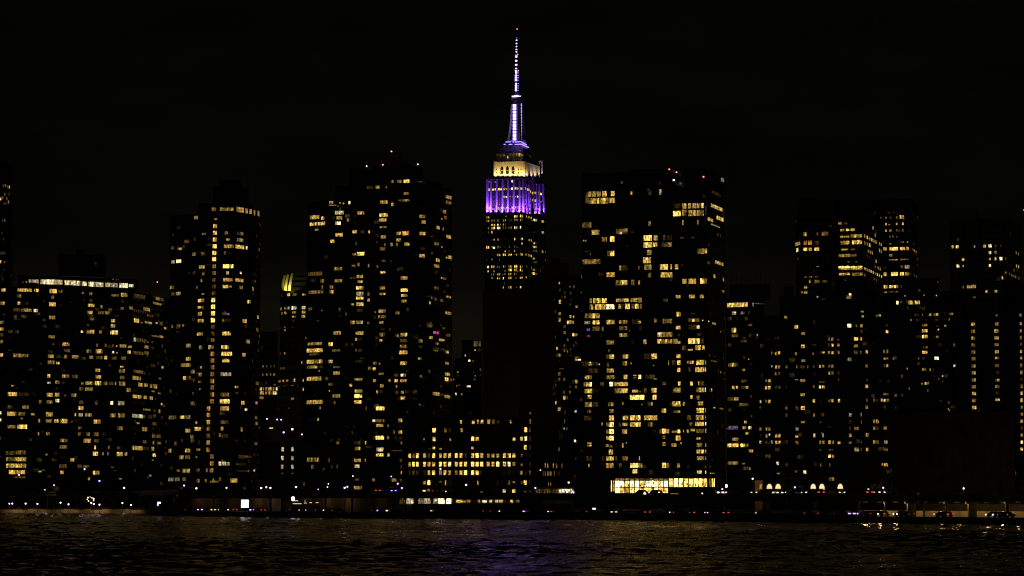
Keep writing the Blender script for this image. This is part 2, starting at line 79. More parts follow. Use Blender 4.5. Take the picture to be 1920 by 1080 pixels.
W['glass'] = [('U4',46,"85,293,20,3,100 107,265,22,5,46 137,265,32,7,46 178,262,32,7,44 222,262,34,7,46 287,262,30,6,42 107,318,24,5,50 137,318,32,6,50 178,318,32,7,50 213,318,32,8,50 243,318,20,5,50 280,315,46,7,44 357,175,14,3,20 432,260,14,6,28 657,246,16,8,46 575,260,24,2 785,355,54,2,44 843,360,34,7,44 885,358,24,7,44 920,357,30,7,44 955,357,30,6,44 985,357,22,6,44 786,417,60,8,46 843,410,34,6,52 888,412,30,6,52 920,410,26,6,50 955,410,30,6,50 985,410,20,5,50 1012,390,6,3,90 1095,370,120,6,30 1045,465,54,6,28 1120,463,70,7,32 1085,512,90,4w,10 1140,155,26,4w,34 1090,262,90,2,24 1145,400,24,2 85,503,70,3,46 152,563,60,6,42 95,560,20,2 357,553,90,3,44 350,567,22,8w,22 385,545,34,6,26 573,495,20,5,36 833,488,10,6,40 949,485,10,5,40 60,628,12,5w,10 78,628,8,5w,10 222,617,40,5,38 283,613,34,8,46 558,605,62,8,48 620,605,28,6,44 686,600,20,3 730,605,36,2 560,662,66,8,46 616,655,34,7,36 705,660,80,3,40 733,662,28,7,38 283,730,30,8,44 255,730,24,3 572,720,34,5,44 553,778,62,7,52 540,788,24,9w,34 90,712,40,2,10 113,732,8,6,8 975,710,66,4,44 985,710,20,7,46 1025,705,44,6,40 1030,800,30,3,20 1115,800,84,7,26 120,790,140,4,42 110,795,60,6,24 270,893,64,6,40 345,840,14,6,40 372,840,60,2,46 490,845,12,3,34 560,833,56,5,46 685,832,62,8,48 742,830,10,6,46 783,833,26,7,44 705,892,90,6,44 573,893,26,4,40 355,955,90,5,44 380,948,40,7,36 443,955,26,6,46 492,958,12,5,34 320,955,20,2 845,944,32,8,42 905,944,60,6,44 982,944,30,8,44 1025,944,34,4 1078,905,14,5,30 1147,940,10,7,26 795,1063,36,6,26 903,1063,46,6,30 980,1063,30,5,30 1145,1023,26,4,16"),
 ('U5',44,"125,15,20,5,44 180,15,70,7,46 240,18,38,9,44 360,15,44,7,30 415,12,60,7,30 490,12,60,5,36 540,15,30,4 130,68,30,5,50 188,68,55,7,52 240,68,34,8,50 290,68,66,9w,46 370,65,22,6,44 398,65,24,2 438,66,38,9,50 482,65,26,3 515,66,34,7,44 548,66,14,4 105,145,60,4,44 170,145,60,8,46 170,200,56,7,36 95,200,50,4w,28 290,195,68,7,40 398,195,70,5,32 505,195,60,2 537,198,22,6,22 105,262,28,7p,18 105,316,30,7m,18 170,250,60,3,40 225,255,18,6,40 398,247,68,4,36 458,272,6,4,8 545,250,26,2 398,305,68,4,34 378,305,24,7,34 290,368,66,4,40 303,370,28,7,30 278,437,10,4,20 290,488,66,4,38 303,487,36,8,38 418,487,46,6,36 355,487,60,1 670,183,22,4,36 740,187,18,6 775,187,70,4,40 866,130,34,8,42 862,246,40,7,32 750,303,124,5,46 703,303,28,8w,40 782,303,30,7 582,363,28,7,42 750,358,124,7,38 705,355,34,8,30 840,357,34,6 868,370,26,7,22 870,308,20,3,24 910,295,30,1 615,485,80,2,50 660,487,46,8,50 865,492,32,7,32 825,535,26,3 867,543,28,8,42 867,606,26,8,38 782,543,8,4 655,563,10,5,10 988,180,80,4,30 990,183,20,8,24 1028,180,24,7,34 1070,183,10,6w,10 1030,238,24,8,30 980,238,60,2 995,358,96,8,50 1062,358,36,3,46 1030,413,46,7,46 1075,413,22,7,42 965,432,44,6,14 912,415,34,3,44 1165,210,34,6,20 1118,190,8,7w,12 1220,278,8,5,10 965,535,60,6,28 1048,541,64,8,46 1093,540,8,7w,40 1045,600,76,7,46 1093,595,8,7,40 960,590,24,3w 1160,527,60,3,12 1220,620,8,5,16 1250,630,8,5,10 270,552,16,4 412,547,36,5,40 465,547,8,6,12 115,540,30,7,14 118,558,30,7,12 80,550,60,2 160,550,50,2w,30 197,555,8,7w,12 290,607,60,5,36 305,600,24,7,30 150,605,90,2,40 290,663,66,5,36 105,663,60,6,34 418,663,30,7,40 497,648,28,5,10 497,668,28,5,10 538,663,24,8,36 625,660,80,3,36 668,678,26,5,10 100,720,68,6,40 125,720,18,8w,40 298,720,30,9w,40 382,720,112,7,38 220,715,30,3,30 105,777,64,7,40 360,777,66,4,46 415,777,46,7,40 500,780,50,6,24 540,785,10,5,10 585,770,20,3 658,773,44,8,42 170,770,70,1 115,820,32,7,12 115,838,32,6,12 505,832,120,8,44 663,830,32,8,44 105,893,60,7,46 165,893,40,2 293,890,44,5,36 396,885,8,6,24 557,893,8,4,10 620,885,30,3,36 640,885,10,7,30 743,708,26,5,8 743,722,26,4,8 872,720,22,8,36 850,770,64,5,44 868,770,26,7,40 975,718,22,7,40 1035,718,8,7,36 1060,715,40,3 1050,770,66,7,42 1093,768,8,7w,40 975,830,20,7,32 1030,830,26,4,30 1032,848,24,5,8 847,888,70,8,48 910,890,18,6,34 1050,885,44,5,36 742,942,36,8,40 850,953,60,5,20 1048,943,62,8,46 1093,940,8,7,40 1167,920,20,7,8 1225,928,40,5,12 1143,770,6,6w,26 110,945,36,4,30 300,940,36,6,12 300,958,30,5,10 100,1003,60,2 300,1005,40,9,46 418,1005,46,6,40 500,1005,86,8,46 630,1005,110,7,44 1045,1005,66,5,46 1093,1005,8,6,40 955,1003,30,3"),
 ('U6',50,"320,85,34,5,46 357,85,40,9,54 490,85,50,6,34 440,90,30,2 555,85,30,5 597,82,50,9,50 635,82,24,7 738,85,40,3 757,85,10,7,50 262,80,14,5,30 1150,82,30,4,36 1235,78,86,7,44 1297,75,10,8w,36 320,150,34,4,50 357,152,42,9,54 487,153,48,6,50 320,215,34,5,36 356,218,44,9,50 785,155,30,2,36 845,152,20,3 880,150,40,9,54 918,152,30,6,46 988,157,60,5,20 1027,162,32,8,40 1075,150,8,6,30 1118,147,20,7,40 1168,140,42,7,26 1240,150,76,3,46 1297,145,10,5,44 1022,222,48,8,56 880,203,32,5,10 880,222,32,5,10 880,268,32,6,10 880,292,32,5,12 980,288,50,6,38 1050,270,12,5,20 1225,225,40,7,22 1235,290,54,6,44 1297,292,10,4,40 135,272,40,7,14 135,295,40,7,14 313,295,28,6,30 350,305,30,4,20 468,295,12,8,50 420,288,60,1 505,268,12,6,10 350,362,40,8,56 1225,352,40,6,44 1268,355,24,8,40 1297,355,10,6,40 320,425,34,5,50 358,425,40,7,46 400,425,24,2 490,420,56,5,46 635,425,10,7,42 270,425,20,2 130,420,60,2 1245,422,70,6,40 1297,425,10,7,36 338,495,76,6,54 537,495,32,7,50 597,492,52,9,50 630,492,18,7 655,492,18,5 445,495,32,3,44 880,495,36,9,56 918,497,30,5,50 1025,497,30,8,50 130,490,14,5,36 1225,555,30,6,34 1248,555,20,7,34 1297,557,8,8,36 590,553,50,7,46 755,560,50,2,50 1345,573,10,7,8 1362,573,10,6,8 1378,573,8,6,8")]
W['lobby'] = [('U6',66,"355,700,8,8,120 380,700,8,6,120 414,678,43,9w 463,678,43,9w 512,678,40,8 560,678,43,9w 610,678,43,9w 657,678,40,9 706,678,43,9w 755,678,43,9w 803,678,40,9 852,678,43,9w 900,678,40,9w 414,743,43,9,58 463,743,43,7,58 512,743,40,7,58 560,743,43,8,58 610,743,43,8,58 657,743,40,8,58 706,743,43,7,58 755,743,43,7,58 803,743,40,8,58 852,743,43,6o,58 900,743,40,7,58 414,632,43,3o,16 463,632,43,3o,16 512,632,40,3o,16 560,632,43,3o,16 610,632,43,3o,16 657,632,40,3o,16 706,632,43,3o,16 755,632,43,3o,16 803,632,40,3o,16 852,632,43,3o,16 900,632,40,3o,16 950,667,40,9,92 1000,667,42,9,92 1050,667,40,8,92 1099,667,42,6,92 1148,667,42,7,92 1198,667,42,9,92 1247,667,42,8,92 1293,667,36,6o,92 1338,667,10,4,94 1362,667,8,7,94 1380,667,8,7,94 678,781,50,9w,10 985,778,90,5,4 1263,773,14,6w,14")]
W['strip'] = [('U7',30,"58,299,84,8,36 160,297,82,8,36 216,293,8,7 265,288,80,4,6 68,360,30,6w,26 135,360,28,4w,22 175,358,16,2 67,495,34,8,40 75,540,48,4,24 185,455,34,4,8 185,537,36,2 142,580,44,3,22 178,403,24,2 255,533,24,5,18 173,720,8,5,10 60,765,70,3 60,763,16,7 143,805,22,5,18 148,890,40,3,22 62,940,18,8,26 92,940,16,7,24 135,940,16,4,24 183,940,26,6,20 38,1030,36,3 85,1030,34,7,28 155,1072,70,3,16"),
 ('U8',30,"173,85,76,4,26 170,232,20,6,24 58,286,92,5p,20 68,272,76,4w,16 162,280,28,6,26 203,278,24,8w,28 187,328,24,6,22 85,376,50,6,26 65,425,86,8,32 148,427,36,9,30 198,430,32,3 195,475,38,6,26 66,573,86,5,28 155,582,20,6,8 190,620,40,3 205,625,12,5w,24 220,180,6,5,24")]
W['brick'] = [('U7',24,"470,393,22,6 553,465,28,6,28 605,520,30,5 605,622,28,6,28 550,678,14,4 607,731,32,5g 362,672,10,6 395,673,16,6,28 419,671,16,6 335,565,24,2 475,725,14,1 362,777,10,6,20 396,778,14,5,28 419,777,16,6,28 477,780,14,4 557,780,8,5 600,780,40,2 642,780,8,3 690,777,16,4w 738,777,14,5 762,775,16,7,20 392,835,14,4 420,832,14,3 318,887,16,3 343,887,18,6 557,880,26,5,8 603,887,38,6,24 318,942,16,6,28 342,942,18,6,28 398,940,14,4 421,940,16,4 475,938,12,2 603,997,34,5 690,935,14,3 738,937,14,8w 763,937,18,7 275,1050,12,6w 318,1047,14,4 342,1047,18,6,28 690,1045,16,6 740,1045,12,1 683,677,12,6,16 745,670,18,3 765,668,16,6,12 808,560,14,4,28 833,563,16,5,28 808,610,14,3 834,611,16,7 808,670,14,5 834,670,16,5 881,610,16,5 883,668,12,4 880,568,12,4,8 810,775,14,4 834,775,16,4 810,828,14,5,28 834,828,16,6,28 882,828,12,2 882,880,10,2 810,1045,16,4 834,1043,16,6,26 886,1045,14,7,28 972,215,18,8w,18 963,243,36,4,30 718,222,12,7w,12 966,460,30,9w,32 1022,460,12,3 1061,460,18,6,26 1067,350,24,6g,10 1070,388,16,5,14 1060,505,16,3 1018,565,32,8,28 1058,565,12,6,28 1017,617,30,4 1016,673,34,4,28 1055,668,8,5 1101,662,16,6,28 968,724,28,7w,28 1100,772,18,6,26 1102,937,20,6,28 1103,885,16,2 1103,1043,10,3 1188,382,30,5,14 1205,378,10,6,16 1258,455,18,2 1260,505,18,8,26 1236,660,12,4,28 1262,660,14,5,30 1250,715,36,5,18 1240,770,10,3 1262,770,14,5,26 1250,992,44,4,18 1158,1040,14,3 1183,1040,12,3w 1218,1038,12,8w,26 1240,1042,16,6 1265,1040,18,6,24"),
 ('U8',30,"297,107,16,4,20 297,287,18,6 348,287,18,4 371,285,18,5,32 297,342,14,2 348,347,14,4w 373,337,12,6w,20 430,344,18,6,32 457,342,18,6,32 296,400,16,7,24 346,400,14,3 371,400,14,3 394,399,16,7w,28 430,400,18,6,30 457,397,18,7,30 348,518,16,4,28 372,518,16,3 442,580,20,6w,30 447,665,24,5,10 516,113,20,4,26 516,170,18,3 603,113,22,3 655,113,34,7,34 605,288,26,5w,30 603,353,26,5,16 606,407,26,6o,32 598,648,20,5,20 673,652,26,7w,30 518,585,28,2 655,232,36,4,16 748,50,18,6,32 748,170,16,4,30 752,343,14,8w,34 825,343,12,6w,34 802,403,14,5 828,403,18,5 880,403,18,7,32 908,403,16,5,30 960,406,22,6,22 803,467,10,5,12 882,467,16,4,8 905,465,16,3,8 881,520,20,8,30 908,520,16,5,26 806,587,12,3 882,595,10,3 883,712,16,3 908,711,20,7,30 820,165,30,2 805,233,20,4,12 1055,177,20,5w 1055,230,24,2o 1147,172,8,7w,34 1148,235,8,4 1052,288,14,3 1107,287,34,5o,30 1056,347,22,6,30 1055,405,24,6,22 1148,400,6,4,18 1107,463,38,5w,34 1148,463,5,3 1194,108,20,7,32 1197,342,22,8,34 1197,461,18,6,30 1257,222,16,5,32 1284,222,20,7,34 1257,286,16,5 1284,286,16,3 1257,400,18,6,32 1284,402,16,4 1350,285,26,5 1355,400,26,6w,28 1347,462,18,6,24 1365,462,5,5 1325,588,10,6,24 1350,597,22,7,30 1368,595,6,6 1347,107,16,2 1195,45,14,3 298,775,16,4o,34")]
W['square'] = [('V1',26,"204,412,24,6,34 302,412,14,3 362,405,52,4,34 158,487,36,5,28 208,478,26,5o,36 244,478,28,6o,36 298,478,34,2,32 145,533,14,8w,34 208,531,26,8,26 246,531,24,7 297,527,36,8,26 303,663,22,5b,6 210,746,24,4,8 248,744,26,4,8 294,743,26,3,8 242,779,12,6 299,779,36,5,24 360,780,34,3,16 210,825,24,5,20 168,862,20,5,20 210,866,26,6,22")]
W['banded'] = [('V1',26,"478,328,26,5,16 520,328,28,3,18 497,380,30,6,16 537,378,26,7,18 576,377,32,7,20 515,432,66,5,14 605,425,86,6,28 515,478,68,6,30 610,474,74,7,34 515,531,50,6,10 580,530,30,3,10 511,578,82,5,24 580,576,50,5,20 545,628,16,3,8 606,626,14,5,8 510,668,84,9,14 605,666,90,9,12 510,682,84,6,12 605,680,90,7,12 513,722,80,7,16 614,723,76,5,26 520,775,10,6,12 545,778,10,5,12 566,775,8,5,12 670,426,10,6,28 690,437,12,7,28 708,448,12,7 725,457,12,7 742,466,12,7 758,474,12,7 670,480,10,5,28 690,488,12,5 708,497,16,6,30 733,362,16,5,28 752,420,16,5,30 784,486,10,6,24 798,493,10,6,24 695,543,12,4 712,551,12,5 728,558,12,5 784,538,10,5,30 798,545,10,5,30 757,622,18,6,26 750,663,14,3 774,675,10,5,24 790,683,10,5,24 672,680,10,7,22 688,688,10,7,22 704,695,10,7,22 720,702,10,7,22 736,710,10,7,22 752,718,10,7,22 768,726,10,7,22 784,733,10,7,22 800,741,10,7,22 670,728,10,3 722,752,8,2,20 742,760,8,3,20 760,768,8,3,20 775,774,8,2,20 690,585,8,2 705,592,8,2 720,600,8,1")]
W['wide'] = [('V1',22,"669,278,8,5 703,281,34,8,30 797,283,14,3,14 835,284,12,4,14 871,283,12,3,14 920,282,12,6 949,275,14,8,30 969,276,14,7,28 836,335,12,7,18 862,337,14,4,8 920,331,12,6,18 968,327,12,7 836,383,12,6,22 870,382,18,6,18 920,382,10,5,14 967,382,16,3 866,432,10,5,14 890,430,10,5 920,432,10,4,14 870,487,18,5,6 960,474,30,4,6 1003,472,12,7,10 826,526,34,7,26 880,525,34,8,28 912,525,34,8,28 965,523,40,7,26 1005,521,20,9,28 872,576,26,4,20 893,611,66,5,8 980,608,64,4,10 825,722,32,7,32 902,721,52,8,32 960,720,30,8,28 1000,720,34,8,28 1000,668,36,5w,30 960,662,20,3 830,822,34,7,28 896,818,70,8,24 965,822,26,4,24 828,872,30,4,30 894,872,70,4,30 892,776,8,4r,8 970,770,8,4r,8 1040,533,12,4 1055,540,12,5 1070,550,12,5 1052,485,12,3 1040,725,10,2 1058,733,10,3 1073,743,10,4")]
W['stepped'] = [('V1',24,"985,892,10,7w,10 925,945,18,8w,30 953,940,8,4,10 1027,946,38,6,32 1080,945,38,8,30 1095,852,18,3 1133,888,8,6,8 1228,890,8,7,8 1240,785,8,5,8 1080,1038,40,2 1120,1040,6,5,8 1180,1038,18,6 1225,1038,36,7,22 1128,990,20,2 1345,1032,28,4,16 1330,1072,10,5"),
 ('V2',24,"422,223,44,5,22 423,272,44,9,28 423,318,44,8,30 370,320,40,2 437,410,14,6,20 410,408,16,2 423,457,44,8,26 418,598,34,6,24 469,600,10,6 527,230,12,3,8 538,261,12,6w,10 525,275,14,2 527,322,20,4,16 522,504,36,9w,26 595,229,16,7,14 525,180,30,2 720,566,18,9w,20 718,390,18,4,26 573,652,10,7w,10 541,678,8,6,8 575,697,8,4,8 275,590,8,5,16 293,758,8,4,24 398,718,14,6,14 440,715,34,6,22 448,775,12,3 370,548,20,2 413,505,14,2 370,505,10,3 306,180,10,5,14 365,180,30,2 625,877,10,6,16 622,930,8,7,12 630,942,8,7,10 125,450,18,4,28 158,500,12,5,28 100,805,44,5,16")]
W['point'] = [('V1',24,"1352,511,20,7 1393,511,22,8 1526,508,10,5,16 1604,505,20,6 1646,502,24,9w,26 1690,502,14,2 1732,500,14,2 1646,556,20,8w 1690,552,16,4,22 1437,609,18,7 1646,604,10,7,16 1690,602,16,6 1732,602,24,9w,26 1772,605,10,4 1397,660,22,8w 1438,660,10,6,16 1645,656,16,8w,20 1849,556,10,5 1866,566,8,5 1852,660,10,5 1868,664,10,6 1830,690,10,4 1780,712,12,4,16 1797,720,10,3,16 1815,730,12,4,16 1830,740,12,4,16 1845,748,12,4,16 1743,752,10,7 1870,757,10,3 1438,825,8,4 1487,823,38,6,24 1523,815,26,8,28 1619,856,14,7,22 1692,857,20,6,20 1527,903,20,4,10")]
W['columns'] = [('V2',28,"830,217,32,6,30 830,277,32,5,30 831,334,32,5,30 832,393,32,5,30 833,452,32,5,30 834,510,32,5,30 835,569,34,5,30 835,627,34,5,30 836,685,34,5,30 837,744,34,5,30 838,801,34,5,30 839,861,36,6,30 840,919,36,6,30 1029,140,16,3,22 1030,213,28,6 1027,272,34,6,30 1029,331,34,6,30 1029,389,36,4,24 1031,447,32,6,30 1032,500,32,5,20 1032,565,34,5,28 1034,622,28,2 1034,687,36,5,22 1035,741,36,5,28 1036,797,30,2,24 1037,853,36,6,18 1231,140,18,4,28 1233,210,18,5 1233,272,18,5 1234,328,18,6,34 1235,385,18,4,22 1235,445,18,5 1236,500,18,5,24 1236,562,18,5,34 1238,622,18,5,34 1238,680,18,3,24 1239,740,20,6,34 1240,798,20,6,34 1240,858,20,5,34 1241,915,18,6 1242,975,20,5 1240,1033,20,6"),
 ('V3',30,"1550,48,22,7 1550,112,20,2 1550,175,20,5 1550,240,22,8 1550,305,22,8 1548,360,12,2,14")]
W['clinic'] = [('T4',26,"730,643,13,6w 789,642,13,6w 729,695,13,6w 789,695,13,5w 728,747,13,7w 789,747,13,5w 729,787,10,5w,6 789,787,10,4w,6")]
W['stone'] = [('T4',26,"881,704,8,7 893,704,6,5 904,704,7,7 918,704,6,5 929,704,7,6 940,704,6,6 905,750,6,4 912,750,6,3 858,850,6,4,26 1005,705,8,3w"),
 ('U1',30,"75,555,16,3w,28 35,628,10,3,24 145,600,10,3o,34 20,640,6,2 60,600,8,1 100,610,8,2 110,545,6,1")]
W['spire_tower'] = [('E2',34,"137,660,24,9w,36 190,657,22,9 222,657,22,9 273,653,22,9 304,653,22,8 352,650,24,8 383,650,24,8 433,648,18,7 464,645,24,9w 515,642,24,9w,42 546,642,24,8 600,640,28,9w,38 656,643,12,6,30 685,655,22,8 715,663,12,7 733,693,10,7 761,707,18,8 797,713,22,9w,34 852,717,10,6 880,727,24,8,34 910,735,8,6 352,760,24,8,34 383,765,26,8,24 434,760,18,5,16 467,763,14,5,16 516,760,14,6,16 546,760,24,8w,24 596,760,16,7,24 675,820,10,5,20 733,805,8,5,24 760,815,16,8,30 797,822,18,7,30 860,837,12,6,10 880,837,14,6,12 797,880,14,7,20 137,548,20,4,20 190,548,16,4,20 225,548,22,5,16 466,538,26,9w,36 355,598,24,4,16 135,930,22,9,30 190,930,18,5,16 222,926,20,7,22 270,928,22,7,22 302,925,22,8,24 347,920,18,6,20 382,918,24,8,22 430,918,18,6,18 463,918,22,8,24 516,915,22,7,20 546,913,22,8,22"),
 ('E3',28,"85,118,12,5,22 108,118,18,6,22 328,105,16,4,16 438,106,22,8 468,106,14,7 511,100,18,8,34 537,100,20,8,34 590,107,14,7,30 620,117,16,6,24 651,124,12,6,26 85,165,12,6 108,165,20,7 153,162,20,6 182,160,14,6 226,159,20,8,30 295,160,20,7 322,155,12,6 367,152,12,3 394,152,12,3 438,150,18,8,32 467,149,16,7 511,148,20,8,32 538,148,14,4 685,157,16,9w,28 711,156,18,8w,26 762,165,10,2 793,172,24,8,32 820,180,10,3 152,212,18,7,20 183,214,16,7,20 224,211,20,9w,22 258,212,12,7,20 296,210,12,5,20 322,208,10,3,20 80,260,14,2 108,257,14,4 152,256,18,8,30 180,250,20,8w,34 224,251,24,9w,32 250,253,12,8w 294,250,16,4 325,250,10,3 367,247,10,3 393,247,12,4 437,247,18,8w,26 464,250,12,7w,26 509,243,22,9w,26 108,310,12,4,20 152,304,20,7,34 793,313,24,5g,30 820,318,10,3 683,305,12,3,14 90,403,24,2,16 152,403,12,4,14 180,403,18,6,20 229,402,16,8,20 436,389,22,8,34 512,393,10,4,20 536,391,20,8w,24 622,406,16,6,24 650,411,14,6,28 532,446,16,8w,20 684,447,14,7,22 705,447,8,5 80,497,22,9,36 107,497,16,8,34 157,498,18,4,24 179,501,20,9w,24 226,497,18,5,24 253,497,10,3,20 318,490,12,2 372,490,14,3o,20 437,488,12,3 464,488,12,3 685,495,18,8w,24 706,496,12,7,22 320,547,14,6,20 367,545,8,3 437,545,14,7,20 505,545,10,3,20 683,543,10,5,16 709,543,14,8,18 788,551,22,7o,26 819,558,14,7o,26 219,593,16,7,26 246,595,20,7,26 289,590,22,8,34 319,594,20,8,28 365,591,18,8,32 391,592,22,8,32 433,590,10,3 463,590,16,6,16 508,584,16,7,34 533,584,20,8,34 585,591,16,6,24 617,601,16,5,26 648,608,14,6,26 84,657,12,3,20 149,651,20,7,24 249,654,14,4,16 684,642,16,7,20 822,660,10,5,26 684,686,10,3,16 708,687,14,4,18 103,748,18,8,32 147,744,16,8,32 175,744,20,8,34 218,744,14,5,22 246,748,14,5,20 291,740,20,7,30 318,742,14,3 362,740,20,8,32 388,739,18,8,34 434,739,22,8,34 461,737,18,8,34 508,740,20,8,30 535,742,8,4,20 591,741,10,5,26 650,757,8,5,26 104,800,16,7,20 178,797,18,8,22 316,795,12,4,16 362,785,18,7,28 389,782,24,9,32 434,784,22,7,34 460,784,18,8,34 507,784,18,8,34 533,792,10,5,20 683,787,16,7,26 706,790,8,3 763,790,10,4,30 148,840,10,4 175,838,10,4 219,841,18,7,24 245,838,16,7,24 289,837,14,6 316,835,14,4 360,838,20,7,24 387,838,16,6,24 432,839,20,7,24 460,838,10,3 532,838,10,3,14 683,833,18,9,36 709,838,12,6,20 153,884,14,6,16 175,888,10,3,14 219,893,20,8,20 247,890,12,6,20 289,893,24,9w,26 363,886,18,7,26 389,886,18,7,26 455,884,12,3,20 504,880,18,8,32 530,878,18,8,28 585,878,14,5,18 290,1003,22,7,34 360,1005,18,6,28 388,1002,22,8,34 463,1002,8,6,10 503,1003,22,8w,30 526,1003,8,5,24")]
# ------------------------------------------------------------------ geometry of the view
G = 1.5                                   # street level above the river
_f = Vector((0, math.cos(TH), math.sin(TH))); _u = Vector((0, -math.sin(TH), math.cos(TH)))
def ray(px, py): return _f * F + Vector((1, 0, 0)) * (px - 960) - _u * (py - 540)
def P(px, py, D):
    d = ray(px, py); return EYE + d * (D / d.y)
def XY(px, py, D):
    p = P(px, py, D); return Vector((p.x, p.y, 0))
def lerp_table(tab, x):
    if x <= tab[0][0]: return tab[0][1:]
    for a, b in zip(tab, tab[1:]):
        if x <= b[0]:
            k = (x - a[0]) / (b[0] - a[0]); return tuple(u + (v - u) * k for u, v in zip(a[1:], b[1:]))
    return tab[-1][1:]

# ------------------------------------------------------------------ materials
def mat(name, col, rough=.8, metal=0.0, noise=.35, scale=.25, coat=0, spec=None):
    m = bpy.data.materials.new(name); m.use_nodes = True; t = m.node_tree
    b = t.nodes['Principled BSDF']; b.inputs['Roughness'].default_value = rough; b.inputs['Metallic'].default_value = metal
    if spec is not None: b.inputs['Specular IOR Level'].default_value = spec
    g = N(t, 'ShaderNodeNewGeometry'); n = N(t, 'ShaderNodeTexNoise', Scale=scale, Detail=6.0, Roughness=.65); L(t, g.outputs['Position'], n.inputs[0])
    r = N(t, 'ShaderNodeMapRange'); r.inputs[1].default_value = .3; r.inputs[2].default_value = .7; r.inputs[3].default_value = 1 - noise; r.inputs[4].default_value = 1 + noise
    L(t, n.outputs[0], r.inputs[0])
    v = N(t, 'ShaderNodeVectorMath', operation='SCALE'); v.inputs[0].default_value = col; L(t, r.outputs[0], v.inputs['Scale']); L(t, v.outputs[0], b.inputs['Base Color'])
    return m
def glow(name, col, strength, mis=False):
    m = bpy.data.materials.new(name); m.use_nodes = True; t = m.node_tree; t.nodes.clear()
    em = N(t, 'ShaderNodeEmission', Strength=strength); em.inputs[0].default_value = (*col, 1)
    o = N(t, 'ShaderNodeOutputMaterial'); L(t, em.outputs[0], o.inputs[0])
    if not mis: m.cycles.emission_sampling = 'NONE'
    return m
def window_glow(name, joined):
    """Lit rooms behind panes: every pane has its own level, curtains and lamps make it uneven."""
    m = bpy.data.materials.new(name); m.use_nodes = True; t = m.node_tree; t.nodes.clear()
    uv = N(t, 'ShaderNodeUVMap', uv_map='panes'); sp = N(t, 'ShaderNodeSeparateXYZ'); L(t, uv.outputs[0], sp.inputs[0])
    oi = N(t, 'ShaderNodeObjectInfo')
    off = N(t, 'ShaderNodeMath', operation='MULTIPLY'); off.inputs[1].default_value = 0 if joined else 913.0; L(t, oi.outputs['Random'], off.inputs[0])
    fl = N(t, 'ShaderNodeMath', operation='FLOOR'); L(t, off.outputs[0], fl.inputs[0])
    ux = N(t, 'ShaderNodeMath', operation='ADD'); L(t, sp.outputs[0], ux.inputs[0]); L(t, fl.outputs[0], ux.inputs[1])
    cell = N(t, 'ShaderNodeMath', operation='FLOOR'); L(t, ux.outputs[0], cell.inputs[0])
    wn = N(t, 'ShaderNodeTexWhiteNoise', noise_dimensions='1D'); L(t, cell.outputs[0], wn.inputs['W'])
    m1 = N(t, 'ShaderNodeMapRange'); m1.inputs[3].default_value = .2; m1.inputs[4].default_value = 1.35; L(t, wn.outputs['Value'], m1.inputs[0])
    cv = N(t, 'ShaderNodeCombineXYZ'); L(t, ux.outputs[0], cv.inputs[0]); L(t, sp.outputs[1], cv.inputs[1])
    n1 = N(t, 'ShaderNodeTexNoise', Scale=1.7, Detail=3.0, Roughness=.6); L(t, cv.outputs[0], n1.inputs[0])
    m2 = N(t, 'ShaderNodeMapRange'); m2.inputs[1].default_value = .36; m2.inputs[2].default_value = .64; m2.inputs[3].default_value = .07; m2.inputs[4].default_value = 2.0; L(t, n1.outputs[0], m2.inputs[0])
    a0 = N(t, 'ShaderNodeMath', operation='MULTIPLY'); L(t, m1.outputs[0], a0.inputs[0]); L(t, m2.outputs[0], a0.inputs[1])
    vo = N(t, 'ShaderNodeTexVoronoi', Scale=.8); L(t, cv.outputs[0], vo.inputs['Vector'])       # ceiling and table lamps inside the rooms
    m3 = N(t, 'ShaderNodeMapRange'); m3.inputs[1].default_value = .10; m3.inputs[2].default_value = .22; m3.inputs[3].default_value = 1.6; m3.inputs[4].default_value = 0; L(t, vo.outputs['Distance'], m3.inputs[0])
    a = N(t, 'ShaderNodeMath', operation='ADD'); L(t, a0.outputs[0], a.inputs[0]); L(t, m3.outputs[0], a.inputs[1])
    if joined:
        at = N(t, 'ShaderNodeVertexColor', layer_name='tint'); colr, alp = at.outputs[0], at.outputs[1]
    else: colr, alp = oi.outputs['Color'], oi.outputs['Alpha']
    st = N(t, 'ShaderNodeMath', operation='MULTIPLY'); L(t, a.outputs[0], st.inputs[0])
    k4 = N(t, 'ShaderNodeMath', operation='MULTIPLY'); k4.inputs[1].default_value = WIN_GAIN; L(t, alp, k4.inputs[0]); L(t, k4.outputs[0], st.inputs[1])
    em = N(t, 'ShaderNodeEmission'); L(t, colr, em.inputs[0]); L(t, st.outputs[0], em.inputs[1])
    o = N(t, 'ShaderNodeOutputMaterial'); L(t, em.outputs[0], o.inputs[0]); m.cycles.emission_sampling = 'NONE'
    return m
WIN_GAIN = 1.4
M_WIN = window_glow('lit_room', False); M_WINJ = window_glow('lit_rooms', True)
M = dict(
 brick=mat('dark_brick', (.11, .07, .05)), conc=mat('concrete', (.2, .19, .17)), glasswall=mat('tinted_curtain_wall', (.03, .035, .04), .25, noise=.2),
 limestone=mat('limestone', (.45, .42, .37), .75, noise=.12), brown=mat('brown_brick', (.24, .17, .1)), roof=mat('roof_felt', (.05, .05, .05)),
 pane=mat('unlit_glass', (.012, .014, .016), .12, noise=.1), metal=mat('painted_steel', (.12, .13, .12), .45, .4), dark=mat('dark_steel', (.04, .04, .045), .5, .5),
 ground=mat('asphalt', (.05, .05, .05), .9, scale=.4), wallc=mat('weathered_concrete', (.34, .3, .24), .85, scale=.6), bark=mat('bark', (.08, .06, .045)),
 leaf=mat('foliage', (.045, .06, .02), .7, noise=.4, scale=1.5), rubber=mat('tyre_rubber', (.02, .02, .02)), green=mat('green_painted_steel', (.16, .2, .06), .5))
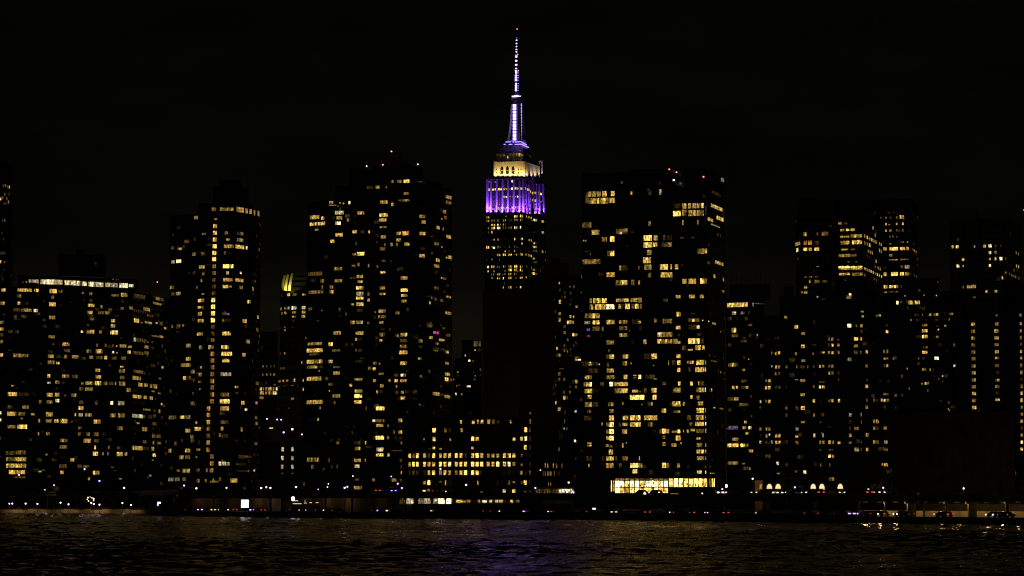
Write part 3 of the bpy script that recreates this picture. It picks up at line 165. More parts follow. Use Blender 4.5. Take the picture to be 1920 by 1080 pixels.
CARPAINT = [mat('car_paint_' + n, c, .3, .3, noise=.03) for n, c in (('black', (.02, .02, .022)), ('silver', (.35, .36, .37)), ('white', (.6, .6, .58)), ('blue', (.03, .05, .1)), ('yellow', (.55, .34, .03)))]
GL = dict(white=glow('lamp_white', (1, .72, .92), 3), blue=glow('lamp_cool', (.52, .32, 1), 3), warm=glow('lamp_warm', (1, .72, .42), 3.2), red=glow('lamp_red', (1, .28, .16), 3),
 head=glow('headlamp', (1, .82, .62), 2.6), tail=glow('tail_lamp', (1, .1, .05), .8), off=mat('lens', (.3, .3, .3), .2),
 led=glow('led_blue_white', (.4, .27, 1), 7), leddim=glow('led_violet', (.26, .16, 1), 3), strip=glow('lit_panel', (1, .75, .4), 1.1), kiosk=glow('lit_screen', (1, .95, .92), 4))

# ------------------------------------------------------------------ mesh builder
class MB:
    def __init__(s): s.v = []; s.f = []; s.uv = []; s.col = []
    def quad8(s, c):
        b = len(s.v); s.v += [tuple(p) for p in c]
        s.f += [(b, b+3, b+2, b+1), (b+4, b+5, b+6, b+7), (b, b+1, b+5, b+4), (b+1, b+2, b+6, b+5), (b+2, b+3, b+7, b+6), (b+3, b, b+4, b+7)]
    def box(s, x0, x1, y0, y1, z0, z1, M4=None):
        c = [Vector(p) for p in ((x0,y0,z0),(x1,y0,z0),(x1,y1,z0),(x0,y1,z0),(x0,y0,z1),(x1,y0,z1),(x1,y1,z1),(x0,y1,z1))]
        if M4: c = [M4 @ p for p in c]
        s.quad8(c)
    def slab(s, A, B, n, out, into, z0, z1):
        """box along the wall line A-B, reaching `out` metres in front and `into` behind"""
        a0 = A + n*out; b0 = B + n*out; b1 = B - n*into; a1 = A - n*into
        s.quad8([(p.x, p.y, z) for z in (z0, z1) for p in (a0, b0, b1, a1)])
    def cone(s, a, b, r0, r1, n=8, cap=True):
        a = Vector(a); b = Vector(b); d = (b - a).normalized(); u = d.orthogonal().normalized(); w = d.cross(u); k = len(s.v)
        for p, r in ((a, r0), (b, r1)):
            for i in range(n):
                t = 2*math.pi*i/n; s.v.append(tuple(p + (u*math.cos(t) + w*math.sin(t))*r))
        for i in range(n): j = (i+1) % n; s.f.append((k+i, k+j, k+n+j, k+n+i))
        if cap: s.f.append(tuple(k+i for i in range(n))[::-1]); s.f.append(tuple(k+n+i for i in range(n)))
    def prism(s, pts, z0, z1, top=True):
        k = len(s.v); n = len(pts)
        for z in (z0, z1): s.v += [(p.x, p.y, z) for p in pts]
        for i in range(n): j = (i+1) % n; s.f.append((k+i, k+j, k+n+j, k+n+i))
        if top: s.f.append(tuple(k+n+i for i in range(n))); s.f.append(tuple(k+i for i in range(n))[::-1])
    def ball(s, c, r, sq=1.0, n=8, m=5):
        k = len(s.v); c = Vector(c)
        for j in range(m+1):
            a = math.pi*j/m - math.pi/2
            for i in range(n):
                t = 2*math.pi*i/n; s.v.append((c.x + r*math.cos(a)*math.cos(t), c.y + r*math.cos(a)*math.sin(t), c.z + r*sq*math.sin(a)))
        for j in range(m):
            for i in range(n): q = (i+1) % n; s.f.append((k+j*n+i, k+j*n+q, k+(j+1)*n+q, k+(j+1)*n+i))
    def mesh(s, name, m):
        me = bpy.data.meshes.new(name); me.from_pydata(s.v, [], s.f); me.materials.append(m); me.update(); return me
    def build(s, name, m, parent=None, kind=None):
        return obj(name, s.mesh(name, m), parent, kind=kind)
def obj(name, me, parent=None, kind=None, **kw):
    o = bpy.data.objects.new(name, me); COL.objects.link(o)
    if parent: o.parent = parent
    if kind: o['kind'] = kind
    for k, v in kw.items(): o[k] = v
    return o
def thing(name, label, cat, group=None, loc=(0, 0, 0)):
    o = bpy.data.objects.new(name, None); COL.objects.link(o); o.location = loc; o['label'] = label; o['category'] = cat
    if group: o['group'] = group
    return o

# pane meshes: n panes of one unit each with a mullion gap between
def pane_mb(n, x0, sx, z0, sz, mb, seed=0, dep=.14, M4=None, col=None):
    for i in range(n):
        a = x0 + (i + .05 - n/2)*sx; b = x0 + (i + .95 - n/2)*sx
        k = len(mb.f); mb.box(a, b, -dep, 0, z0 - sz/2, z0 + sz/2, M4)
        for _ in range(6):
            mb.uv.append([(seed+i+.05, 0), (seed+i+.95, 0), (seed+i+.95, 1), (seed+i+.05, 1)])
            if col: mb.col.append(col)
def pane_mesh(mb, name, m):
    me = mb.mesh(name, m); uvl = me.uv_layers.new(name='panes')
    # uv by vertex: corner order of quad8 is (x0,x1,x1,x0) at bottom then at top
    vu = np.zeros((len(mb.v), 2))
    for b in range(len(mb.v)//8):
        q = mb.uv[b*6]
        for i, (u, v) in enumerate(((0,0),(1,1),(1,1),(0,0),(3,3),(2,2),(2,2),(3,3))): vu[b*8+i] = q[u]
    li = np.zeros(len(me.loops), dtype=np.int32); me.loops.foreach_get('vertex_index', li)
    uvl.data.foreach_set('uv', vu[li].ravel())
    if mb.col:
        ca = me.color_attributes.new('tint', 'FLOAT_COLOR', 'POINT')
        cc = np.repeat(np.array(mb.col[::6], dtype=np.float32), 8, axis=0); ca.data.foreach_set('color', cc.ravel())
    return me
PANES = {}
def panes(n):
    if n not in PANES:
        mb = MB(); pane_mb(n, 0, 1, 0, 1, mb); PANES[n] = pane_mesh(mb, 'window', M_WIN)
    return PANES[n]
TINT = {'': (1, .61, .12), 'w': (1, .82, .42), 'o': (1, .46, .08), 'b': (.75, .8, 1), 'p': (.22, .12, .6), 'm': (.6, .08, .3), 'g': (.75, .8, .4), 'r': (1, .1, .05)}

rng = random.Random(7)
def parse(key):
    out = []
    for view, dh, txt in W[key]:
        ox, oy, s = VIEWS[view]
        for tok in txt.split():
            p = tok.split(','); b = p[3]; c = b[1:]; b = int(b[0]); h = float(p[4]) if len(p) > 4 else dh
            out.append([ox + float(p[0])/s, oy + float(p[1])/s, float(p[2])/s, h/s, b, c])
    return out

class Building:
    def __init__(s, name, label, chain, top, wall, depth=30, cat='building', floor=3.0, bay=3.0, group=None, ref=0, roof=True, bottom=None, unlit=True):
        s.root = thing(name, label, cat, group); s.faces = []; s.wall = M[wall] if isinstance(wall, str) else wall; s.floor = floor; s.bay = bay
        s.un = MB(); s.taken = []
        s.body('wall', chain, None, top, depth, ref, unlit, roof)
        m = s.faces[0][0]; s.root_xy = m
    def body(s, name, chain, pybot, top, depth, ref=0, unlit=True, roof=True, ledge=True, z0=None):
        pts = [XY(p, top, D) for p, D in chain]; z1 = P(chain[ref][0], top, chain[ref][1]).z
        if z0 is None: z0 = G if pybot is None else P(chain[ref][0], pybot, chain[ref][1]).z
        a, b = pts[-1], pts[0]
        back = [Vector((p.x*(1 + depth/p.y) + e_, p.y + depth, 0)) for p, e_ in ((a, -1.2), (b, 1.2))]
        poly = pts + back; mb = MB(); mb.prism(poly, z0, z1 - .9, top=True)
        rr = random.Random(int(z1*100))
        for A, B in zip(pts, pts[1:]):
            t = (B - A).normalized(); n = Vector((t.y, -t.x, 0)); s.faces.append((A, B, t, n, z0, z1))
            nf = int((z1 - z0 - 3)/s.floor); Lw = (B - A).length; nb = max(1, int(Lw/s.bay))
            if ledge:
                for k in range(1, nf+1): mb.slab(A, B, n, .1, .0, z0 + 2 + k*s.floor - .35, z0 + 2 + k*s.floor - .1)
            if unlit:
                for k in range(nf):
                    for q in range(nb):
                        c = A + t*(Lw*(q+.5)/nb); w = Lw/nb*rr.choice((.5, .62, .62, .75)); z = z0 + 2 + k*s.floor + s.floor*.48
                        s.un.slab(c - t*w/2, c + t*w/2, n, .05, .0, z - s.floor*.27, z + s.floor*.27)
        mb.build(name, s.wall, s.root)
        if roof:
            q = MB(); cyc = poly + [poly[0]]
            for A, B in zip(cyc, cyc[1:]):
                t = (B - A).normalized(); n = Vector((t.y, -t.x, 0)); q.slab(A, B, n, .06, .3, z1 - .9, z1)
            q.build('parapet', s.wall, s.root)
            c = sum(poly, Vector())/len(poly); r = MB(); r.prism([p + (c - p)*.03 for p in poly], z1 - .9, z1 - .75); r.build('roof', M['roof'], s.root)
        return z1
    def hit(s, px, py):
        d = ray(px, py); best = None
        for f in s.faces:
            A, B, t, n, z0, z1 = f; den = d.dot(n)
            if abs(den) < 1e-6: continue
            k = (A - EYE).dot(n)/den; p = EYE + d*k; u = (Vector((p.x, p.y, 0)) - A).dot(t); Lw = (B - A).length
            ov = max(0, -u, u - Lw) + max(0, z0 - p.z, p.z - z1)
            key = (round(ov, 1) if ov > .4 else 0, k)
            if best is None or key < best[0]: best = (key, f, p, u)
        return best
    def place(s, key=None, toks=None, limit=100, dim=0.0, maxp=10, pane=.95, snap=True, name='window', gain=1.0):
        ws = []
        for x, y, w, h, b, c in (toks if toks is not None else parse(key)):
            q = s.hit(x, y)
            if not q or q[0][0] > 6: continue
            _, f, p, u = q; A, B, t, n, z0, z1 = f; D = p.y
            sc = D/F; wm = w*sc/max(.3, abs(t.x)); hm = h*sc*(.88 if h > 4 else 1)
            Lw = (B - A).length; u = min(max(u, wm/2), max(wm/2, Lw - wm/2))
            z = min(max(p.z, z0 + hm/2 + .1), z1 - hm/2 - .1)
            ws.append([z, u, wm, hm, b, c, f])
        if snap:
            ws.sort(key=lambda a: a[0]); i = 0
            while i < len(ws):
                j = i
                while j + 1 < len(ws) and ws[j+1][0] - ws[i][0] < .85: j += 1
                mz = sum(a[0] for a in ws[i:j+1])/(j - i + 1)
                for a in ws[i:j+1]:
                    if a[3] > 1.2: a[0] = a[0]*.3 + mz*.7
                i = j + 1
        ws.sort(key=lambda a: -a[2]*a[3]*(.5 + a[4])); J = MB(); seed = 1
        for k, (z, u, wm, hm, b, c, f) in enumerate(ws):
            A, B, t, n, z0, z1 = f; np_ = max(1, min(maxp, round(wm/pane))); st = (b/9)**2.5*(1.2 if b >= 8 else 1)*gain*rng.uniform(.72, 1.2)
            if b <= 2: st *= .8
            jit = 1 + rng.uniform(-.1, .1); tint = TINT[c]; tint = (tint[0], min(1, tint[1]*jit), tint[2]*jit)
            pos = A + t*u; pos = Vector((pos.x, pos.y, z)); an = math.atan2(t.y, t.x)
            if k < limit:
                o = obj(name, panes(np_), s.root); o.location = pos; o.rotation_euler = (0, 0, an); o.scale = (wm/np_, 1, hm); o.color = (*tint, st)
            else:
                M4 = Matrix.Translation(pos) @ Matrix.Rotation(an, 4, 'Z'); seed += 11
                pane_mb(np_, 0, wm/np_, 0, hm, J, seed=seed, M4=M4, col=(*tint, st))
        if dim:                                       # curtained and half dark rooms over the rest of the grid
            rr = random.Random(len(ws)*7 + int(s.faces[0][0].x))
            for A, B, t, n, z0, z1 in s.faces:
                nf = int((z1 - z0 - 3)/s.floor); Lw = (B - A).length; nb = max(1, int(Lw/s.bay)); an = math.atan2(t.y, t.x)
                for k in range(1, nf):
                    for q in range(nb):
                        if rr.random() > dim: continue
                        c = A + t*(Lw*(q+.5)/nb); z = z0 + 2 + k*s.floor + s.floor*.48; w = min(Lw*.9, s.bay*rr.uniform(.3, .9)); h = s.floor*rr.choice((.2, .45, .5))
                        M4 = Matrix.Translation((c.x, c.y, z)) @ Matrix.Rotation(an, 4, 'Z'); seed += 7
                        pane_mb(max(1, round(w/1.2)), 0, w/max(1, round(w/1.2)), 0, h, J, seed=seed, dep=.08, M4=M4, col=(*TINT[rr.choice(('', '', 'o', 'w'))], rr.choice((.004, .008, .012, .02, .035))))
        if J.v: obj('lit_windows', pane_mesh(J, 'lit_windows', M_WINJ), s.root, kind='stuff')
    def done(s):
        if s.un.v: s.un.build('unlit_windows', M['pane'], s.root, kind='stuff')
        # move the Empty to the foot of the building
        s.root.location = (s.root_xy.x, s.root_xy.y, G)
        for o in s.root.children: o.location = Vector(o.location) - Vector(s.root.location)
        return s.root
    def part(s, name, m, px, py, D, w, h, d=None):
        """small box part whose lower middle is seen at px, py (sizes in metres)"""
        p = P(px, py, D); d = d or w; mb = MB(); mb.box(p.x - w/2, p.x + w/2, p.y - d/2, p.y + d/2, p.z, p.z + h); return mb.build(name, m, s.root)
    def beacon(s, px, py, D, col='red', r=.45):
        p = P(px, py, D); mb = MB(); mb.ball((0, 0, 0), r, .9); o = mb.build('beacon', GL[col], s.root); o.location = p
        q = MB(); q.cone((p.x, p.y, p.z - 3), (p.x, p.y, p.z - r*.8), .12, .1, 6); q.build('beacon_pole', M['dark'], s.root)

# ------------------------------------------------------------------ ground, river and shore
SHORE = [(-3200, 1240), (-200, 1225), (288, 1165), (290, 1010), (1080, 820), (1440, 752), (1920, 655), (5200, 560)]
sh = [XY(p, HOR, D) for p, D in SHORE]
g = MB(); k = len(sh)
g.v = [(p.x, p.y, G) for p in sh] + [(5200, 9000, G), (-5200, 9000, G)]; g.f = [tuple(range(k + 2))]
g.build('ground', M['ground'], kind='structure')
wl = MB()
for A, B in zip(sh, sh[1:]):
    t = (B - A).normalized(); n = Vector((t.y, -t.x, 0)); wl.slab(A, B, n, 0, 1.2, -3, G + .12)
    if (B - A).length > 20:
        q = 0
        while q < (B - A).length and abs((A + t*q).x) < 400:
            c = A + t*q; wl.slab(c, c + t*.5, n, .18, 0, -3, G); q += 8
o = wl.build('seawall', M['wallc']); o['label'] = 'long low concrete seawall along the waterline of the far shore'; o['category'] = 'wall'

def river():
    rs = np.random.RandomState(3)
    ny, nx = 1500, 560
    y = 26*np.exp(np.linspace(0, math.log(1260/26), ny)); u = np.linspace(-1, 1, nx)
    X = u[None, :]*(.235*y[:, None] + 26); Y = np.repeat(y[:, None], nx, 1); Z = np.zeros_like(X)
    for i in range(42):
        lam = .9*(10/.9)**rs.rand(); th = rs.normal(math.pi/2, .55); kx, ky = 2*math.pi/lam*math.cos(th), 2*math.pi/lam*math.sin(th)
        ph = rs.rand()*6.28; amp = WAVE*lam**.85
        Z += amp*np.sin(kx*X + ky*Y + ph + .9*np.sin(X*.021*rs.rand() + Y*.013*rs.rand() + ph))
    gust = .72 + .35*np.sin(X*.03 + 1.3*np.sin(Y*.011))*np.sin(Y*.017 + .8*np.sin(X*.02)); Z *= gust
    V = np.stack([X, Y, Z], -1).reshape(-1, 3); nv = len(V)
    extra = np.array([(-6000, -400, -1.2), (6000, -400, -1.2), (6000, 1500, -1.2), (-6000, 1500, -1.2)], float); V = np.vstack([V, extra])
    i = np.arange(ny - 1)[:, None]*nx + np.arange(nx - 1)[None, :]
    Fq = np.stack([i, i + 1, i + nx + 1, i + nx], -1).reshape(-1, 4); Fq = np.vstack([Fq, [[nv, nv+1, nv+2, nv+3]]])
    me = bpy.data.meshes.new('river'); me.vertices.add(len(V)); me.vertices.foreach_set('co', V.ravel())
    me.loops.add(Fq.size); me.loops.foreach_set('vertex_index', Fq.ravel().astype(np.int32)); me.polygons.add(len(Fq))
    me.polygons.foreach_set('loop_start', np.arange(0, Fq.size, 4, dtype=np.int32)); me.polygons.foreach_set('loop_total', np.full(len(Fq), 4, dtype=np.int32))
    me.update(calc_edges=True); me.polygons.foreach_set('use_smooth', np.ones(len(Fq), dtype=bool))
    m = bpy.data.materials.new('river_water'); m.use_nodes = True; t = m.node_tree; b = t.nodes['Principled BSDF']
    gg = N(t, 'ShaderNodeNewGeometry'); mm = N(t, 'ShaderNodeMapping'); mm.inputs['Scale'].default_value = (1.0, .55, 1); L(t, gg.outputs['Position'], mm.inputs[0])
    n1 = N(t, 'ShaderNodeTexNoise', Scale=1.5, Detail=5.0, Roughness=.62); L(t, mm.outputs[0], n1.inputs[0])
    bp = N(t, 'ShaderNodeBump', Strength=1.0, Distance=.3)
    pm = N(t, 'ShaderNodeMapping'); pm.inputs['Scale'].default_value = (.16, .022, 1); L(t, gg.outputs['Position'], pm.inputs[0])
    pn = N(t, 'ShaderNodeTexNoise', Scale=1.6, Detail=5.0, Roughness=.72); L(t, pm.outputs[0], pn.inputs[0])      # cat's paws: patches of rougher water
    pr = N(t, 'ShaderNodeMapRange'); pr.inputs[1].default_value = .36; pr.inputs[2].default_value = .66; pr.inputs[3].default_value = .25; pr.inputs[4].default_value = 1.6; L(t, pn.outputs[0], pr.inputs[0])
    L(t, pr.outputs[0], bp.inputs['Distance'])
    dm = N(t, 'ShaderNodeMath', operation='MULTIPLY'); dm.inputs[1].default_value = .2; L(t, pr.outputs[0], dm.inputs[0]); L(t, dm.outputs[0], bp.inputs['Distance']); L(t, n1.outputs[0], bp.inputs['Height']); 
    gl = N(t, 'ShaderNodeBsdfAnisotropic', Roughness=.05); gl.inputs['Color'].default_value = (.7, .7, .85, 1); df = N(t, 'ShaderNodeBsdfDiffuse'); df.inputs[0].default_value = (.003, .004, .003, 1)
    fr = N(t, 'ShaderNodeFresnel', IOR=1.333); ms = N(t, 'ShaderNodeMixShader')
    for a_ in (gl, fr): L(t, bp.outputs[0], a_.inputs['Normal'])
    L(t, fr.outputs[0], ms.inputs[0]); L(t, df.outputs[0], ms.inputs[1]); L(t, gl.outputs[0], ms.inputs[2]); L(t, ms.outputs[0], t.nodes['Material Output'].inputs[0]); t.nodes.remove(b)
    me.materials.append(m); obj('river', me, kind='structure')
WAVE = .0078
river()

# ------------------------------------------------------------------ towers and blocks, from the far ones to the near
B = Building('dark_tower', 'dark narrow high rise cut by the left photo edge, faint window pairs near its top', [(-40, 1880), (22, 1870), (28, 1900)], 312, 'glasswall', floor=3.8)
B.place('far_left', dim=.04); B.part('mechanical_box', M['dark'], -4, 312, 1890, 12, 3); B.done()
B = Building('apartment_block', 'apartment block at the left edge whose last window column shows left of the terrace block', [(-60, 1442), (13, 1436)], 536, 'brick', depth=22)
B.place('edge', dim=.08); B.done()
B = Building('terrace_block', 'broad apartment block with a bright white glazed band under its roof, dark box on top', [(14, 1400), (250, 1428), (319, 1484)], 538, 'brick', depth=26, bay=3.3)
B.body('crown', [(34, 1408), (258, 1436)], 540, 516, 18, ledge=False, unlit=False)
B.body('penthouse', [(110, 1414), (198, 1424)], 517, 476, 14, unlit=False)
B.place('slab', dim=.1); B.place('slab_crown', limit=40, pane=.8, gain=.62, maxp=24, snap=False, name='crown_window')
B.beacon(295, 529, 1475, r=.3); B.part('water_tank', M['metal'], 150, 476, 1420, 3.4, 2.2); B.done()
B = Building('stairwell_tower', 'tall tower with one unbroken vertical line of square lit stair windows', [(320, 1318), (360, 1308), (397, 1300), (442, 1300), (474, 1312), (489, 1335)], 398, 'brick', depth=24, ref=3)
B.body('wall', [(372, 1310), (472, 1314)], 400, 381, 16, unlit=False); B.body('penthouse', [(400, 1308), (466, 1312)], 381, 350, 12, unlit=False)
B.body('wall', [(397, 1299.7), (442, 1299.7), (474, 1311.7), (490, 1336)], 405, 383, 12, ref=1, unlit=False, ledge=False)
B.place('stair', dim=.09); B.part('mechanical_box', M['dark'], 432, 350, 1312, 9, 2.5); B.done()
B = Building('office_building', 'small office building right of the stairwell tower with two full rows of slim lit windows', [(487, 1800), (521, 1798)], 622, 'limestone', depth=20, floor=3.6, bay=2.4)
B.place('court', pane=1.5, dim=.03); B.done()
B = Building('office_building', 'low wing with a slanting row of lit windows below the three lit fins', [(521, 1500), (568, 1470)], 684, 'limestone', depth=20, floor=3.6, bay=2.6, ref=1)
B.place('court_wing', dim=.04); B.done()
# tower with three floodlit fins at its rounded top
B = Building('finned_tower', 'round shouldered tower whose crown carries three floodlit yellow fins', [(525, 1562), (533, 1553), (578, 1550)], 548, 'glasswall', depth=26, floor=3.4)
for i, (pl, pr, yt) in enumerate(((529, 577, 536), (532, 577, 526), (535, 577, 517), (540, 577, 509))):
    B.body('shoulder', [(pl, 1556 + i), (pr, 1553 + i)], (548, 536, 526, 517)[i], yt, 20, unlit=False, ledge=False, roof=False)
FIN = mat('pale_metal_fin', (.5, .5, .3), .5, noise=.08)
for i, (xb, xt) in enumerate(((528.5, 534), (535, 540), (542.5, 548))):
    f = MB(); prev = None
    for q in range(7):
        a = q/6; x = xb + (xt - xb)*a**1.3; y = 545 - (545 - (517 - 2*i))*a; c = P(x, y, 1549.5); w = .75 - .25*a; ring = [Vector((c.x + dx, c.y + dy, c.z)) for dx, dy in ((-w, -1), (w, -1), (w, .8), (-w, .8))]
        if prev: f.quad8(prev + ring)
        prev = ring
    f.build('fin', FIN, B.root)
B.place('finned', dim=.08); FINROOT = B.done()
# big apartment cluster
B = Building('apartment_cluster', 'very large stepped apartment complex under four small rooftop lights, left of the purple lit tower', [(577, 1256), (617, 1249), (700, 1246), (772, 1240), (812, 1244), (848, 1264)], 380, 'brick', depth=28, floor=2.9, bay=3.1)
B.body('wall', [(628, 1250), (700, 1247), (772, 1241), (812, 1245), (846, 1262)], 381, 345, 24, ref=2)
B.body('wall', [(655, 1249), (792, 1243)], 345, 315, 22, ref=0); B.body('wall', [(800, 1244.6), (828, 1254)], 346, 338, 14, unlit=False)
B.body('penthouse', [(728, 1250), (754, 1250)], 316, 288, 9, unlit=False); B.body('penthouse', [(700, 1252), (784, 1248)], 316, 307, 12, unlit=False)
for x, y in ((687.5, 311.5), (718, 309), (734, 284), (783.5, 308)): B.beacon(x, y, 1247, 'warm' if x != 718 else 'red', .3)
B.place('cluster', dim=.09); B.done()
B = Building('distant_block', 'small far block with a pale rooftop panel right of the apartment cluster', [(866, 1902), (904, 1900)], 638, 'brick', depth=20, floor=3.4)
B.body('wall', [(850, 1890), (866, 1890), (904, 1888)], None, 672, 20)
B.body('wall', [(848, 1820), (904, 1818)], None, 732, 20); B.place('distant', dim=.05); B.done()
B = Building('windowless_tower', 'broad windowless dark brown slab directly below the purple lit tower', [(905, 1590), (976, 1584), (1036, 1600)], 545, 'brown', depth=30, unlit=False, floor=4)
B.body('penthouse', [(1020, 1598), (1066, 1600)], 545, 493, 14, unlit=False); B.part('mechanical_box', M['dark'], 1042, 493, 1605, 5, 2.4); SLAB = B.done()
B = Building('narrow_apartment_tower', 'narrow apartment tower between the windowless slab and the glass tower', [(1036, 1400), (1043, 1392), (1096, 1388)], 520, 'brick', depth=22, bay=2.6)
B.place('slender', dim=.12, pane=1.2); B.done()
# glass tower
B = Building('glass_tower', 'wide black glass tower with large bright mullioned apartment windows and a brilliantly lit lobby', [(1091, 1288), (1180, 1281), (1325, 1272), (1358, 1306)], 322, 'glasswall', depth=28, ref=1, floor=3.02, bay=2.4)
B.body('penthouse', [(1180, 1283), (1322, 1275)], 323, 318, 16, unlit=False)
for x, y, c in ((1255, 317.5, 'red'), (1268.5, 323, 'red'), (1319, 331.5, 'red')): B.beacon(x, y, 1272, c, .34)
B.body('podium', [(1143, 1262), (1326, 1252), (1342, 1262)], None, 893, 12, ref=1, unlit=False, ledge=False)
B.place('glass', dim=.06, pane=1.05); B.place('lobby', limit=64, pane=9, snap=False, name='lobby_window', maxp=1, gain=3.0)
B.part('rooftop_lamp', GL['white'], 1263.5, 339, 1268.5, .8, .6); GT = B; B.done()
B = Building('plant_tower', 'mid height building with two wide lit top windows beside the glass tower', [(1361, 1350), (1402, 1344), (1432, 1352)], 560, 'brown', depth=22)
B.body('rooftop_frame', [(1368, 1360), (1444, 1358)], 561, 530, 10, unlit=False, roof=False)
for x in range(1372, 1446, 9):
    p = P(x, 531, 1359); mb = MB(); mb.cone((p.x, p.y, p.z), (p.x, p.y, p.z + 4.5), .12, .08, 5); mb.build('mast', M['dark'], B.root)
B.place('strip', dim=.1); B.done()
B = Building('brick_block', 'sprawling dark brick apartment block with five lit arched windows at street level', [(1421, 1188), (1520, 1180), (1600, 1172), (1672, 1166)], 590, 'brick', depth=24, ref=1)
B.body('wall', [(1462, 1186), (1536, 1182)], 591, 556, 18, ref=0); B.body('wall', [(1536, 1181), (1642, 1173)], 591, 546, 20, ref=0)
B.part('water_tank', M['bark'], 1478, 556, 1190, 3.6, 4); B.part('mechanical_box', M['dark'], 1590, 546, 1182, 12, 4)
B.place('brick', dim=.08, pane=1.3)
for x in (373, 446, 743, 816, 971):
    px, py = 1360 + x/4.5, 740 + 793/4.5; q = B.hit(px, py - 3); A_, B_, t, n, z0, z1 = q[1]; c = q[2]; zb = P(px, py, c.y).z; wq = 46/4.5*c.y/F
    for j in range(5):
        a0 = math.pi*(1 - (j+.08)/5); a1 = math.pi*(1 - (j+.92)/5); xs = [wq/2*math.cos(a0), wq/2*math.cos(a1)]; hh = 1.85
        mb = MB(); pts = []
        for dep in (.3, .05):
            pts += [c + t*xs[0] + n*dep, c + t*xs[1] + n*dep]
        f0, f1, b0, b1 = pts; zt0 = zb + hh*math.sin(a0) + .1; zt1 = zb + hh*math.sin(a1) + .1
        if j == 0:
            win = MB()
        win.quad8([(f0.x, f0.y, zb), (f1.x, f1.y, zb), (b1.x, b1.y, zb), (b0.x, b0.y, zb), (f0.x, f0.y, zt0), (f1.x, f1.y, zt1), (b1.x, b1.y, zt1), (b0.x, b0.y, zt0)])
    win.build('arched_window', GL['strip'], B.root)
B.done()
B = Building('square_tower', 'slim tower with a blocky top left of the brightly banded tower', [(1491, 1802), (1500, 1792), (1562, 1790)], 402, 'limestone', depth=24, floor=3.9, ref=2)
B.body('penthouse', [(1496, 1797), (1532, 1795)], 403, 371, 12, unlit=False); B.body('penthouse', [(1532, 1797), (1560, 1795)], 403, 376, 12, unlit=False)
B.place('square', dim=.05); B.done()
B = Building('wide_tower', 'broad far tower with a blank dark top, rising behind the brightly banded tower', [(1562, 1872), (1708, 1862), (1721, 1902)], 373, 'brick', depth=30, floor=3.9, ref=1)
B.place('wide', dim=.05, pane=1.6); B.done()
B = Building('banded_tower', 'tower with long bright ribbon windows that fold back sharply round its corner', [(1568, 1706), (1618, 1700), (1656, 1768)], 410, 'limestone', depth=8, floor=3.9, ref=1)
B.body('wall', [(1590, 1712), (1619, 1706), (1640, 1740)], 411, 388, 6, ref=1, unlit=False)
B.place('banded', dim=.03, pane=1.6, snap=False); B.done()
B = Building('stepped_block', 'dark stepped block with one column of wide lit windows, right of the brick block', [(1652, 1420), (1672, 1412), (1790, 1402)], 548, 'brick', depth=24, ref=1)
B.body('wall', [(1690, 1412), (1760, 1408)], 549, 522, 16, ref=0); B.place('stepped', dim=.1); B.done()
B = Building('corner_tower', 'far tower with two lit windows near its left corner, second from the right edge', [(1780, 1712), (1886, 1704), (1914, 1750)], 410, 'limestone', depth=22, floor=3.9, ref=1)
B.part('mast', M['dark'], 1833, 410, 1712, .5, 4); B.place('point', dim=.04); B.beacon(1919, 394, 1730, "warm", .22); B.done()
B = Building('column_tower', 'dark tower at the right edge with three straight vertical columns of amber windows', [(1804, 1260), (1813, 1256), (1960, 1250)], 586, 'brick', depth=26, ref=1, floor=3.0)
B.body('wall', [(1880, 1264), (1965, 1262)], 587, 528, 18, ref=0, unlit=False); B.place('columns', dim=.015); B.done()
B = Building('ribbed_hall', 'low brown brick hall with faint upright ribs at the foot of the right hand tower', [(1676, 1206), (1765, 1200), (1902, 1194)], 772, 'brown', depth=24, unlit=False, floor=40, ref=1)
rb = MB()
for x in (1768, 1788, 1806, 1823, 1845, 1872):
    q = B.hit(x, 800); A_, B_, t, n, z0, z1 = q[1]; c = Vector((q[2].x, q[2].y, 0)); r = MB(); r.slab(c - t*.5, c + t*.5, n, .6, 0, G, z1 - 1.5); r.build('rib', M['conc'], B.root)
RIB = B.done()
B = Building('office_block', 'low office block with three long rows of tall bright yellow windows below the dark slab', [(754, 1168), (860, 1162), (972, 1158), (1000, 1162)], 782, 'brown', depth=22, floor=3.5, bay=1.85, ref=1)
B.body('wall', [(973, 1157.5), (999, 1161)], 783, 766, 12, unlit=False); B.place('office', pane=2.4, dim=0, gain=1.45); OFF = B; B.done()
B = Building('columned_building', 'low stone building with very slim upright lit windows, right of the office block', [(1001, 1182), (1072, 1178)], 812, 'brown', depth=20, floor=14, bay=1.2, unlit=False)
B.place('ribbed', pane=5, dim=0)
for x in range(1006, 1072, 5):
    q = B.hit(x, 870); A_, B_, t, n, z0, z1 = q[1]; c = Vector((q[2].x, q[2].y, 0)); r = MB(); r.slab(c - t*.22, c + t*.22, n, .35, 0, G, z1 - 3); r.build('pilaster', M['wallc'], B.root)
B.done()
B = Building('clinic_building', 'low plain building with two columns of small white windows left of the stone hall', [(494, 1196), (568, 1190)], 824, 'conc', depth=18, floor=3.6, ref=1, unlit=False)
B.body('wall', [(499, 1205), (531, 1203)], 825, 790, 9, unlit=False)
for x, y in ((500.7, 785.4), (519.5, 786.6), (527.2, 787)): B.beacon(x, y, 1186, 'blue', .33)
B.beacon(532, 810.6, 1192, 'blue', .42); B.beacon(548, 804.8, 1192, 'warm', .45); B.beacon(566, 814.5, 1190, 'warm', .3)
o = B.part('lit_sign', GL['strip'], 508.5, 803.5, 1198, 1.5, .35, .6)
B.place('clinic', pane=4, dim=0); B.done()
B = Building('stone_hall', 'low brown stone hall with a row of six slim yellow windows, above the viaduct', [(569, 1202), (664, 1194)], 836, 'brown', depth=18, floor=4.2, bay=2.4, ref=1)
B.place('stone', pane=4, dim=.03); B.done()

